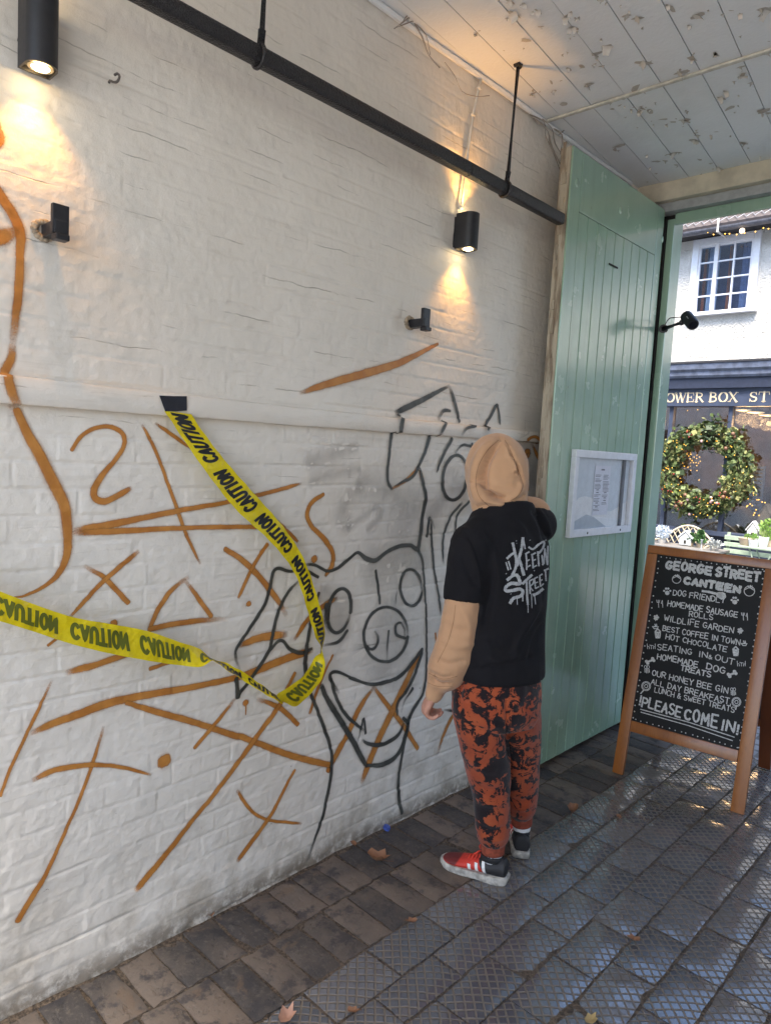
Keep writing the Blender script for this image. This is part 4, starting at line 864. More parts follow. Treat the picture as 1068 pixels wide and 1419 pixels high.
for (a, b_, m_) in (((262, 112), (768, 175), 20), ((255, 135), (128, 908), 24), ((772, 185), (650, 1048), 26), ((140, 912), (640, 1050), 18)):
    for i in range(m_ + 1):
        t = i / m_ + rs.normal(0, .006); dot(a[0] + (b_[0] - a[0]) * t + rs.normal(0, 1), a[1] + (b_[1] - a[1]) * t + rs.normal(0, 1), .0038 if m_ > 22 else .0032)
flush('chalk_dots')
for cx, cy in ((296, 283), (628, 328)):                                    # paw prints
    for k in range(5): dot(cx + (0, -15, -6, 5, 15)[k], cy + (6, -4, -15, -15, -4)[k], (.012, .0055, .006, .006, .0055)[k])
    flush('chalk_paw_print')
addr(*ribbon([pb((470, 280), (500, 284), (545, 295))], .012, fb, .008, rs, .05)); dot(565, 303, .020); dot(552, 299, .016); flush('chalk_spoon')
for cx, cy in ((212, 624), (615, 688)):                                    # bones
    addr(*ribbon([pb((cx - 14, cy + 6), (cx + 14, cy - 6))], .010, fb, .01)); [dot(cx + dx, cy + dy, .0085) for dx, dy in ((-18, 2), (-12, 12), (12, -12), (18, -2))]
    flush('chalk_bone')
for cx, cy in ((258, 342), (675, 405)):                                    # fork and knife
    addr(*ribbon([pb((cx - 6, cy - 18), (cx - 4, cy + 18)), pb((cx - 14, cy - 18), (cx - 12, cy - 6), (cx - 2, cy - 5), (cx + 1, cy - 17)), pb((cx + 14, cy - 16), (cx + 16, cy + 18)), pb((cx + 14, cy - 16), (cx + 8, cy - 2), (cx + 15, cy + 1))], .0035, fb, .01))
    flush('chalk_cutlery')
for cx, cy, r_ in ((342, 222, 21), (700, 280, 26)):                        # acorns / strawberries
    addr(*ribbon([pb(*[(cx + r_ * math.cos(w), cy + r_ * .95 * math.sin(w)) for w in np.linspace(0, 6.283, 16)]), pb((cx - r_ * .8, cy - r_ * .3), (cx, cy - r_ * .7), (cx + r_ * .8, cy - r_ * .2)), pb((cx - r_ * .3, cy - r_), (cx, cy - r_ * .6)), pb((cx + r_ * .2, cy - r_ * 1.1), (cx + r_ * .2, cy - r_ * .6)), pb((cx + r_ * .5, cy - r_), (cx + r_ * .5, cy - r_ * .4))], .0038, fb, .01))
    flush('chalk_acorn')
for cx, cy in ((242, 410), (655, 475)):                                    # little flowers
    for k in range(5): dot(cx + 9 * math.cos(k * 1.26), cy + 9 * math.sin(k * 1.26), .006)
    dot(cx, cy, .006); addr(*ribbon([pb((cx, cy), (cx - 4, cy + 16))], .003, fb, .01))
    flush('chalk_flower')
for cx, cy in ((238, 455), (674, 538)):                                    # cups
    addr(*ribbon([pb((cx - 14, cy), (cx - 6, cy + 10), (cx + 8, cy + 10), (cx + 14, cy), (cx - 14, cy)), pb((cx - 3, cy - 12), (cx, cy - 4)), pb((cx + 5, cy - 12), (cx + 6, cy - 4))], .005, fb, .008))
    flush('chalk_cup')
for cx, cy in ((250, 490), (633, 577)):                                    # milkshakes
    addr(*ribbon([pb((cx - 13, cy - 8), (cx - 9, cy + 20), (cx + 9, cy + 20), (cx + 12, cy - 6), (cx - 13, cy - 8)), pb((cx - 6, cy - 4), (cx - 4, cy + 18)), pb((cx + 3, cy - 4), (cx + 2, cy + 18)), pb((cx - 12, cy - 12), (cx, cy - 24), (cx + 12, cy - 10))], .007, fb, .008))
    flush('chalk_milkshake')
for cx, cy in ((217, 550), (660, 635)):                                    # table and chairs
    addr(*ribbon([pb((cx - 20, cy - 10), (cx - 18, cy + 14)), pb((cx - 18, cy + 2), (cx - 10, cy + 3), (cx - 9, cy + 14)), pb((cx - 8, cy - 4), (cx + 10, cy - 1)), pb((cx, cy - 2), (cx + 1, cy + 14)), pb((cx + 20, cy - 10), (cx + 19, cy + 14)), pb((cx + 18, cy + 4), (cx + 11, cy + 4), (cx + 11, cy + 14))], .003, fb, .008))
    flush('chalk_table')
for cx, cy in ((196, 672), (620, 782)):                                    # bees
    for k in (-10, -3, 4, 11): addr(*ribbon([pb((cx + k, cy - 10 + abs(k) * .4), (cx + k + 1, cy + 12 - abs(k) * .4))], .0042, fb, .006))
    for dx in (-7, 6): addr(*ribbon([pb(*[(cx + dx + 6 * math.cos(w), cy - 18 + 8 * math.sin(w)) for w in np.linspace(0, 6.283, 10)])], .003, fb, .006))
    flush('chalk_bee')
for cx, cy in ((192, 748), (636, 826)):                                    # frying pans
    for rr in (22, 17, 8): addr(*ribbon([pb(*[(cx + rr * math.cos(w), cy + rr * 1.02 * math.sin(w)) for w in np.linspace(0, 6.283, 20)])], .0035, fb, .006))
    addr(*ribbon([pb((cx - 12 if cx < 400 else cx, cy + 20), (cx - 26 if cx < 400 else cx - 4, cy + 36))], .006, fb, .006))
    flush('chalk_pan')

# ================================================================== FALLEN LEAVES AND LITTER
s = Sh('dry_leaf'); s.set(Base_Color=s.mix(s.noise(60, 4), (.17, .075, .035), (.30, .15, .075)), Roughness=.75); M_LEAF = s.m
def leaf(px, py, size, label, seed, curl=.6, mat=None, name='dry_leaf', kind='leaf'):
    r_ = np.random.default_rng(seed); c = onz(px, py, .006); th = r_.random() * 6.28; V = []; F = []
    m = 11; ring = []
    for i in range(m):
        w = 6.283 * i / m; rr = size * (.55 + .45 * abs(math.cos(2.5 * w)) + .15 * r_.random()); ring.append((rr * math.cos(w) * 1.25, rr * math.sin(w) * .8))
    for k, sc in enumerate((0, .5, 1)):
        for (x, y) in ring:
            x, y = x * sc, y * sc; z = curl * (y * y / size * .9 + .35 * abs(x) * abs(x) / size) + .003 + .15 * size * sc * r_.random() * curl
            X_ = x * math.cos(th) - y * math.sin(th); Y_ = x * math.sin(th) + y * math.cos(th); V.append(c + np.array([X_, Y_, z]))
    for k in range(2):
        for i in range(m): j = (i + 1) % m; F.append((k * m + i, k * m + j, (k + 1) * m + j, (k + 1) * m + i))
    b = MB(); b.add(V, F); b.tube([V[0], c + np.array([math.cos(th), math.sin(th), .1]) * size * 1.6 + np.array([0, 0, .004])], .0012, 4)
    return tag(b.build(name, mat or M_LEAF, loc=tuple(c), smooth=True), label, kind, 'dry leaves on the pavement')
leaf(523, 1193, .040, 'large crumpled brown leaf on the plain bricks by the wall', 3, 1.3)
leaf(490, 1171, .016, 'small reddish leaf against the foot of the wall', 4, .8)
leaf(793, 1126, .034, 'curled brown leaf on the pavers between the trousers and the A-board', 5, 1.5)
leaf(877, 1303, .020, 'narrow brown leaf lying in a joint at the lower right of the pavers', 6, .7)
leaf(570, 1278, .017, 'little brown leaf on the first patterned paver beyond the bricks', 7, .7)
leaf(398, 1412, .030, 'pale pinkish leaf at the bottom edge of the pavement', 8, .9, simple('pale_leaf', (.42, .24, .17), .7))
leaf(857, 1133, .016, 'tiny brown leaf a little right of the curled leaf', 9, .5)
leaf(292, 1268, .016, 'brown scrap of leaf at the wall foot near the camera', 10, .7)
leaf(489, 1402, .016, 'dark leaf scrap near the bottom edge of the patterned pavers', 11, .6)
leaf(818, 1415, .022, 'yellowish leaf at the bottom edge under the lower right pavers', 12, .6, simple('yellow_leaf', (.40, .29, .12), .7))
b = MB(); c = onz(535, 1149, 0); b.tube([c + np.array([0, 0, .002]), c + np.array([.004, .002, .012])], .016, 16); b.tube([c + np.array([.003, .001, .010]), c + np.array([.005, .003, .016])], .013, 16)
tag(b.build('bottle_cap', simple('blue_cap', (.07, .12, .42), .4), loc=tuple(c)), 'small blue bottle cap at the foot of the white wall', 'bottle cap')
# spotlight camera on the door frame
P0 = ony(919, 456, 4.225); lampc = thing('security_camera', 'black security camera on an arm fixed to the green door frame', 'camera', tuple(P0))
Pa = ony(944, 447, 4.17); Pb = ony(955, 444, 4.14)
b = MB(); b.tube([P0 + np.array([0, .0, 0]), P0 + np.array([.002, -.012, 0])], .026, 16); b.build('base_plate', M_BLACK, lampc, angle=40)
b = MB(); b.tube([P0 + np.array([0, -.008, 0]), Pa], [.016, .012], 10); b.ball(Pa, .017, 12, 8); b.build('arm', M_BLACK, lampc, smooth=True)
ax = (ony(961, 453, 4.10) - ony(947, 435, 4.19)); ax /= np.linalg.norm(ax); b = MB(); b.tube([Pb - ax * .058, Pb - ax * .054, Pb + ax * .045, Pb + ax * .058], [.030, .034, .034, .031], 20); body_ = b.build('camera_body', M_BLACK, lampc, angle=40)
b = MB(); b.tube([Pb + ax * .050, Pb + ax * .0605], .022, 16); b.build('lens', simple('camera_lens', (.01, .01, .015), .1), body_)
b = MB(); q_ = np.cross(ax, [0, 0, 1]); q_ /= np.linalg.norm(q_); o_ = CAM - Pb; o_ -= ax * (o_ @ ax); o_ /= np.linalg.norm(o_); b.tube([Pb + o_ * .034 + ax * .0, Pb + o_ * .034 + ax * .024], .003, 6); b.build('status_strip', simple('pale_strip', (.6, .6, .6), .4), body_)
b = MB(); b.tube(spline([P0 + np.array([.004, -.01, .01]), ony(926, 442, 4.2), ony(935, 440, 4.18), Pb - ax * .05], .01), .003, 6); b.build('cable', M_BLACK, lampc)
# ================================================================== SHOP ACROSS THE STREET
FY = 10.0
shop = thing('shop_building', 'white roughcast shop with a dark blue shopfront, cottage window and netted tile roof', 'building', (-1.5, FY, 0))
M_PEB = simple('white_roughcast', (.66, .635, .58), .9, var=.06, scale=6, bump=1.0, bscale=42, obj_bump_dist=.035)
wx0, wx1, wz0, wz1 = -1.945, -1.085, 3.735, 4.735
b = MB()
for a, c in (((-9, FY, 2.98), (wx0, FY + .3, 4.86)), ((wx1, FY, 2.98), (6, FY + .3, 4.86)), ((wx0, FY, 2.98), (wx1, FY + .3, wz0)), ((wx0, FY, wz1), (wx1, FY + .3, 4.86))): b.box(a, c)
b.build('wall', M_PEB, shop)
M_JOIN = simple('white_gloss_joinery', (.70, .71, .74), .35, var=.04); M_SHB = simple('blue_grey_shop_paint', (.050, .064, .105), .38, var=.15, scale=9); M_SHD = simple('dark_blue_shop_paint', (.026, .033, .058), .4, var=.12); M_SHL = simple('worn_blue_grey_cornice', (.11, .13, .185), .5, var=.3, scale=12)
wv = MB()
for a, c in (((wx0, FY - .045, wz0), (wx0 + .085, FY + .06, wz1)), ((wx1 - .085, FY - .045, wz0), (wx1, FY + .06, wz1)), ((wx0 + .085, FY - .045, wz1 - .095), (wx1 - .085, FY + .06, wz1)), ((wx0 - .02, FY - .09, wz0 - .035), (wx1 + .03, FY + .06, wz0 - .0005))): wv.box(a, c, .006)
win = wv.build('window', M_JOIN, shop)
sx0, sx1, sz0, sz1 = wx0 + .09, wx1 - .09, wz0 + .01, wz1 - .10; cw = (sx1 - sx0) / 3; ch = (sz1 - sz0) / 4
b = MB()
for i in range(4): x = sx0 + i * cw; w_ = .022 if i in (0, 3) else (.026 if i == 1 else .011); b.box((x - w_, FY - .02 - .012 * (i == 1), sz0 - .02), (x + w_, FY + .02, sz1 + .01), .003)
for j in range(5): z = sz0 + j * ch; w_ = .020 if j in (0, 4) else .010; b.box((sx0, FY - .0165, z - w_), (sx1, FY + .018, z + w_), .003)
b.build('glazing_bars', M_JOIN, win)
b = MB(); b.box((sx0, FY + .004, sz0), (sx1, FY + .008, sz1)); b.build('panes', glass_material('window_glass', (.85, .9, 1.0), refl=.04, rough=.03), win)
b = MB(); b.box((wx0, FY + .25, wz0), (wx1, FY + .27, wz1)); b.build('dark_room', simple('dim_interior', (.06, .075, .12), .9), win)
for x, w_, col_, nm in ((sx0 + .045, .04, (.30, .09, .035), 'curtain'), (sx0 + .16, .14, (.28, .36, .42), 'curtain'), (sx0 + cw * 1.62, .035, (.42, .17, .07), 'curtain'), (sx0 + cw * 2.6, .14, (.13, .18, .27), 'curtain')):
    b = MB(); P = [(x - w_ / 2 + i * w_ / 8, FY + .12 + .012 * (i % 2)) for i in range(9)]; b.add([(p[0], p[1], sz0) for p in P] + [(p[0], p[1], sz1) for p in P], [(i, i + 1, 10 + i, 9 + i) for i in range(8)]); b.build(nm, simple('curtain_cloth', col_, .8), win)
# roof, netting, gutter
ez, ey, pit = 4.825, FY - .28, R(42)
s = Sh('clay_tiles'); q = s.n('TexBrick'); s.put(q.inputs['Vector'], s.uv()); q.inputs['Scale'].default_value = 1; q.inputs['Brick Width'].default_value = .17; q.inputs['Row Height'].default_value = .11; q.inputs['Mortar Size'].default_value = .008
q.inputs['Color1'].default_value = (.085, .065, .06, 1); q.inputs['Color2'].default_value = (.065, .055, .052, 1); q.inputs['Mortar'].default_value = (.05, .04, .04, 1); s.set(Base_Color=s.mix(s.noise(7, 4), q.outputs['Color'], (.11, .09, .085)), Roughness=.85); M_TILE = s.m
Lr = 1.25; cy_, sy_ = math.cos(pit), math.sin(pit)
mk('roof', [(-9, ey, ez), (6, ey, ez), (6, ey + Lr * cy_, ez + Lr * sy_), (-9, ey + Lr * cy_, ez + Lr * sy_), (-9, ey + .02, ez - .06), (6, ey + .02, ez - .06), (6, ey + Lr * cy_, ez + Lr * sy_ - .1), (-9, ey + Lr * cy_, ez + Lr * sy_ - .1)], [(0, 1, 2, 3), (5, 4, 7, 6), (4, 5, 1, 0), (1, 5, 6, 2), (4, 0, 3, 7), (3, 2, 6, 7)], M_TILE, shop, uv=[(0, 0), (15, 0), (15, Lr), (0, Lr)] * 2)
b = MB(); up_ = np.array([0, cy_, sy_]); nn_ = np.array([0, -sy_, cy_]); Hn = .62; cell = .105
for k in range(int(5.2 / cell)):
    x = -3.3 + k * cell
    for sg in (1, -1):
        p0 = np.array([x, ey, ez]) + nn_ * (.03 + .004 * sg); p1 = p0 + up_ * Hn + np.array([sg * Hn * .62, 0, 0]); b.tube([p0, p1], .0048, 3, False)
b.build('netting', simple('pale_net', (.42, .42, .42), .5), shop)
g_ = MB(); pr = [(ey - .03 + .055 * math.cos(w), 4.765 + .055 * math.sin(w)) for w in np.linspace(math.pi, 2 * math.pi, 10)]; pr2 = [(ey - .03 + .049 * math.cos(w), 4.765 + .049 * math.sin(w)) for w in np.linspace(2 * math.pi, math.pi, 10)]
g_.prism(pr + pr2, 0, -9, 6); gut = g_.build('gutter', simple('grey_gutter', (.10, .10, .115), .5, var=.25), shop)
for x in (-3.0, -1.52, -.4, .8): b = MB(); b.box((x - .012, ey - .09, 4.69), (x + .012, ey - .083, 4.95)); b.box((x - .012, ey - .083, 4.69), (x + .012, ey + .27, 4.702)); b.build('gutter_bracket', simple('pale_bracket', (.55, .53, .50), .6), gut)
b = MB(); b.box((-9, FY - .27, 4.745), (6, FY - .001, 4.80)); b.build('eaves_board', simple('black_eaves', (.02, .018, .02), .7), shop)
# cornice and fascia
b = MB(); b.box((-9, FY - .24, 3.035), (6, FY + .02, 3.065), .004); b.build('lead_flashing', simple('black_lead', (.03, .03, .035), .5), shop)
b = MB(); b.prism([(FY - .02, 2.85), (FY - .17, 2.85), (FY - .19, 2.88), (FY - .19, 2.93), (FY - .22, 2.96), (FY - .23, 3.034), (FY - .02, 3.034)], 0, -9, 6); b.build('cornice', M_SHL, shop)
b = MB(); b.box((-9, FY - .15, 2.71), (6, FY, 2.849), .004); b.build('soffit_rail', M_SHD, shop)
b = MB(); b.box((-9, FY - .10, 2.475), (6, FY, 2.709), .003); fas = b.build('fascia', M_SHB, shop)
# serif sign letters
M_GILT = simple('cream_sign_paint', (.66, .54, .36), .5, var=.05)
def serif_strokes(ch):
    tk, th_ = .17, .06; S = []
    sf = lambda x, y, w=.17: S.append(([(x - w, y), (x + w, y)], th_))
    if ch == 'L': S += [([(.22, 0), (.22, 1)], tk), ([(.22, .03), (.82, .03)], th_), ([(.82, .0), (.86, .28)], th_)]; sf(.22, .97); sf(.2, .03)
    elif ch == 'F': S += [([(.22, 0), (.22, 1)], tk), ([(.22, .97), (.82, .97)], th_), ([(.82, 1), (.86, .74)], th_), ([(.22, .52), (.62, .52)], th_), ([(.62, .38), (.62, .66)], th_)]; sf(.22, .03)
    elif ch == 'E': S += [([(.22, 0), (.22, 1)], tk), ([(.1, .97), (.82, .97)], th_), ([(.1, .03), (.84, .03)], th_), ([(.22, .52), (.62, .52)], th_), ([(.82, 1), (.86, .74)], th_), ([(.84, 0), (.9, .28)], th_), ([(.62, .4), (.62, .64)], th_)]
    elif ch == 'O': S += [(arc(.5, .5, .40, .48, 60, 120, 6), th_ * 1.3), (arc(.5, .5, .40, .48, 120, 240, 10), tk), (arc(.5, .5, .40, .48, 240, 300, 6), th_ * 1.3), (arc(.5, .5, .40, .48, 300, 420, 10), tk)]
    elif ch == 'W': S += [([(.06, 1), (.32, 0)], tk), ([(.32, 0), (.52, .9)], th_), ([(.46, 1), (.72, 0)], tk), ([(.72, 0), (.96, 1)], th_)]; sf(.07, .97, .13); sf(.96, .97, .10); sf(.48, .97, .12)
    elif ch == 'R': S += [([(.2, 0), (.2, 1)], tk), ([(.2, .97)] + arc(.45, .75, .3, .22, 90, -90, 8) + [(.2, .53)], .11), ([(.45, .52), (.86, .02)], tk)]; sf(.18, .97); sf(.2, .03); sf(.88, .03, .1)
    elif ch == 'B': S += [([(.2, 0), (.2, 1)], tk), ([(.2, .97)] + arc(.45, .76, .27, .21, 90, -90, 8) + [(.2, .54)], .12), ([(.2, .54)] + arc(.48, .28, .33, .25, 90, -90, 8) + [(.2, .03)], .13)]; sf(.14, .97, .1); sf(.14, .03, .1)
    elif ch == 'X': S += [([(.14, 1), (.84, 0)], tk), ([(.82, 1), (.14, 0)], th_)]; [sf(x, y, .13) for x in (.14, .84) for y in (.03, .97)]
    elif ch == 'S': S += [(arc(.48, .74, .30, .23, 20, 130, 6), th_ * 1.3), (arc(.48, .74, .30, .23, 130, 230, 6) + [(.62, .44)] + arc(.48, .27, .33, .24, 40, -60, 6), tk * .85), (arc(.48, .27, .33, .24, -60, -165, 6), th_ * 1.3), ([(.78, .99), (.78, .72)], th_), ([(.14, .02), (.14, .3)], th_)]
    elif ch == 'T': S += [([(.5, 0), (.5, 1)], tk), ([(.06, .97), (.94, .97)], th_), ([(.06, 1), (.03, .72)], th_), ([(.94, 1), (.97, .72)], th_)]; sf(.5, .03)
    return S
xL0 = ony(921.5, 559, FY - .1)[0]; xL1 = ony(1065, 556, FY - .1)[0]
adv = {'O': .94, 'W': 1.12, 'E': .90, 'R': .94, 'B': .92, 'X': .94, 'S': .86, 'T': .98, 'L': .88, 'F': .86, ' ': .42, '_': .95}
txt = 'OWER BOX_ST'; tot = sum(adv[c] for c in txt); k = (xL1 - xL0) / tot; hL = .125; zB = 2.532
V = []; F = []; n = 0; x = xL0 - k * (adv['L'] + adv['F'])
for chh in 'FL' + txt:
    for st, wt in (serif_strokes(chh) if chh not in ' _' else []):
        kk = k * adv[chh]
        q = [(px * kk, py * hL) for px, py in st]
        v, f = ribbon([q], wt * hL * 1.05, lambda Q, si, x=x: np.stack([x + Q[:, 0], np.full(len(Q), FY - .1035 - .0002 * (n % 5)), zB + Q[:, 1]], -1), .02); V.append(v); F += [[i + n for i in ff] for ff in f]; n += len(v)
    if chh == ' ' or chh == '_': mk('sign_word', np.concatenate(V), F, M_GILT, fas); V = []; F = []; n = 0
    x += k * adv[chh]
mk('sign_word', np.concatenate(V), F, M_GILT, fas)
# shop window
gz0, gz1 = .80, 2.474
b = MB(); b.box((-9, FY - .02, -.02), (6, FY + .2, gz0 - .06), .004)
for x in np.arange(-8.5, 6, .62): b.box((x, FY - .035, .1), (x + .56, FY - .0205, gz0 - .14), .006)
b.build('stall_riser', M_SHD, shop)
b = MB(); b.box((-9, FY - .09, gz0 - .06), (6, FY + .1, gz0), .006); b.build('shop_sill', M_SHB, shop)
for x, w_ in ((-3.6, .05), (-2.80, .035), (-2.03, .028), (-1.245, .026), (-.30, .026), (.5, .03), (1.3, .03), (2.1, .05)): swn = MB(); swn.box((x - w_, FY - .05, gz0 + .0005), (x + w_, FY + .03, gz1 - .0005), .004); swn.build('mullion', M_SHB, shop)
b = MB(); b.box((-8.9, FY + .0, gz0), (5.9, FY + .006, gz1)); b.build('shop_glass', glass_material('shop_glass', (.9, .9, .9), refl=.20, rough=.02), shop)
rm = MB(); rm.box((-9, FY + 2.6, 0), (6, FY + 2.7, 2.9)); rm.build('shop_back_wall', simple('brown_interior', (.34, .21, .13), .8, var=.5, scale=2), shop)
rm = MB(); rm.box((-9, FY + .2, -.05), (6, FY + 2.6, 0)); rm.box((-9, FY + .31, 2.86), (6, FY + 2.6, 2.9)); rm.build('shop_floor', simple('dark_floor', (.06, .045, .035), .7), shop)
rm = MB()
for x in np.arange(-4.6, 2.4, .95): rm.box((x, FY + 1.9, 0), (x + .72, FY + 2.3, 1.2 + .5 * rng.random()))
rm.build('shelves', simple('display_shelves', (.11, .075, .05), .7, var=.5, scale=5), shop)
M_PEND = emit('pendant_glow', (1.0, .78, .45), .30)
for i, (px, py) in enumerate(((1030, 569), (1047, 572), (1064, 576))):
    p = ony(px, py, FY + .9); t = thing('pendant_lamp', ('flat warm pendant lamp in the shop window, leftmost of the three', 'flat warm pendant lamp in the shop window, middle of the three', 'flat warm pendant lamp in the shop window, rightmost of the three')[i], 'lamp', tuple(p), 'pendant lamps inside the shop')
    b = MB(); b.loft([(p + np.array([0, 0, .05]), (.02, 0, 0), (0, .02, 0)), (p + np.array([0, 0, .012]), (.13, 0, 0), (0, .13, 0))], 18); b.tube([p + np.array([0, 0, .04]), (p[0], p[1], 2.87)], .006, 6); b.build('shade', simple('dark_shade', (.05, .045, .04), .5), t)
    pl_ = bpy.data.lights.new('pendant_light', 'POINT'); pl_.energy = 2.5; pl_.color = (1.0, .62, .30); pl_.shadow_soft_size = .1; po_ = bpy.data.objects.new('pendant_light', pl_); COL.objects.link(po_); po_.parent = t; po_.location = (0, 0, -.12)
    b = MB(); b.ball(p + np.array([0, 0, .004]), (.115, .115, .012), 16, 6); b.build('diffuser', M_PEND, t, smooth=True)
M_BULB = emit('fairy_bulb', (1.0, .50, .07), 1.1)
p = ony(1065, 587, FY + .5); t = thing('bare_bulb', 'round glowing bulb hanging in the shop window below the pendant lamps', 'lamp', tuple(p)); b = MB(); b.ball(p, .035, 12, 8); b.build('bulb', emit('globe_bulb', (1.0, .66, .30), .5), t, smooth=True); b = MB(); b.tube([p, (p[0], p[1], 2.87)], .005, 5); b.build('flex', M_BLACK, t)
# things standing in the shop window
def house_shape(name, px0, px1, pyb, pyt, Y, col_, label, cat, roof=.4, d=.18):
    a = ony(px0, pyb, Y); c = ony(px1, pyb, Y); z0 = a[2]; z1 = ony((px0 + px1) / 2, pyt, Y)[2]; x0, x1 = a[0], c[0]; zm = z1 - (z1 - z0) * roof
    t = thing(name, label, cat, ((x0 + x1) / 2, Y, z0)); m_ = simple(name + '_paint', col_, .6, var=.15)
    b = MB(); b.prism([(x0, z0), (x1, z0), (x1, zm), ((x0 + x1) / 2, z1), (x0, zm)], 1, Y, Y + d); b.build('house_body', m_, t)
    b = MB(); mx_ = (x0 + x1) / 2; w_ = (x1 - x0)
    for s_ in (-1, 1): xe = mx_ + s_ * (w_ / 2 + .02); b.add([(mx_, Y - .01, z1 + .012), (xe, Y - .01, zm - .004), (xe, Y + d + .01, zm - .004), (mx_, Y + d + .01, z1 + .012), (mx_, Y - .01, z1 + .03), (xe, Y - .01, zm + .014), (xe, Y + d + .01, zm + .014), (mx_, Y + d + .01, z1 + .03)], [(0, 1, 2, 3), (7, 6, 5, 4), (0, 4, 5, 1), (1, 5, 6, 2), (2, 6, 7, 3), (3, 7, 4, 0)])
    b.build('house_roof', m_, t)
    b = MB(); b.box((mx_ - w_ * .1, Y - .004, z0 + (zm - z0) * .2), (mx_ + w_ * .1, Y + .002, z0 + (zm - z0) * .7)); b.build('opening', simple('dark_opening', (.03, .028, .025), .8), t)
    return t
house_shape('bird_house', 1046, 1068, 731, 701, FY + .3, (.33, .27, .19), 'pale wooden bird house behind the shop glass', 'bird house', .65)
p = ony(1022, 733, FY + .35); t = thing('bell_cloche', 'dark wicker dome behind the shop glass right of the wreath', 'cloche', tuple(p)); b = MB(); b.loft([(p + np.array([0, 0, h]), (r_, 0, 0), (0, r_, 0)) for h, r_ in ((-.02, .21), (.08, .22), (.2, .19), (.28, .12), (.32, .03))], 16); b.build('dome', simple('wicker', (.11, .09, .07), .8, var=.4, scale=40), t, smooth=True); b = MB(); b.tube([p + np.array([0, 0, .31]), p + np.array([0, 0, .37])], .018, 8); b.build('knob', M_BLACK, t)
for i, (px0, px1) in enumerate(((1036, 1060), (1066, 1090))):  # shutters mirrored in the shop glass, modelled as slats behind it
    a = ony(px0, 706, FY + 1.2); c = ony(px1, 650, FY + 1.2); t = thing('reflected_shutter', 'blue-grey louvred shutter reflected in the shop glass, built as a shape, ' + ('beside the bird house' if i == 0 else 'at the far right'), 'shutter', ((a[0] + c[0]) / 2, FY + 1.2, a[2] - .6)); m_ = simple('shutter_paint', (.22, .27, .36), .6)
    b = MB()
    for z in np.arange(a[2] - .55, c[2], .055): b.box((a[0] + .02, FY + 1.2, z), (c[0] - .02, FY + 1.215, z + .035))
    b.build('louvres', m_, t); b = MB(); b.box((a[0], FY + 1.19, a[2] - .6), (a[0] + .03, FY + 1.22, c[2] + .04)); b.box((c[0] - .03, FY + 1.19, a[2] - .6), (c[0], FY + 1.22, c[2] + .04)); b.build('reflected_frame', m_, t)
# fairy lights
def fairy(label, pts, cat='fairy lights', rad=.011, mat=M_BULB, wire=.0025, extra=None):
    t = thing('fairy_lights', label, cat, tuple(pts[0]), 'strings of fairy lights'); b = MB(); b.tube(spline(pts, .05) if len(pts) < 40 else pts, wire, 4); b.build('flex', simple('dark_flex', (.05, .05, .04), .6), t)
    bm_ = MB(); bm_.ball((0, 0, 0), rad, 6, 4); base = None
    for i, p in enumerate(pts):
        if base is None: base = mk('bulb', np.concatenate(bm_.V) + np.asarray(p), bm_.F, mat, t, smooth=True); b0 = np.asarray(p)
        else: o = base.copy(); COL.objects.link(o); o.parent = t; o.location = np.asarray(p) - b0
    return t
pts = []; r2 = np.random.default_rng(11)
for i in range(78):
    u = r2.random(); px = 930 + 38 * u + r2.normal(0, 6); py = 640 - 16 * u + r2.normal(0, 24) + 10 * r2.random(); pts.append(ony(px, py, FY + .12 + .25 * r2.random()))
fairy('dense golden fairy lights on twigs behind the glass inside the ring of the wreath', pts, rad=.0072)
pts = []
for i in range(20): pts.append(ony(1044 + r2.normal(0, 7), 668 + 48 * r2.random(), FY + .2 + .2 * r2.random()))
fairy('sparse amber fairy lights behind the glass right of the wreath', pts, rad=.0095)
pts = [ony(px, py, FY - .33) for px, py in ((935, 329), (941, 323), (950, 325), (962, 323), (980, 322), (988, 325), (1004, 324), (1010, 324), (1020, 325), (1031, 323), (1046, 321), (1057, 316), (1064, 317), (1080, 314), (1100, 310))]
t = fairy('string of small warm lights looped under the shop gutter', pts, rad=.0075)
p = ony(1027.5, 320, FY - .33); b = MB(); b.ball(p, .034, 12, 8); b.build('globe', emit('festoon_globe', (1.0, .80, .55), .30), t, smooth=True)
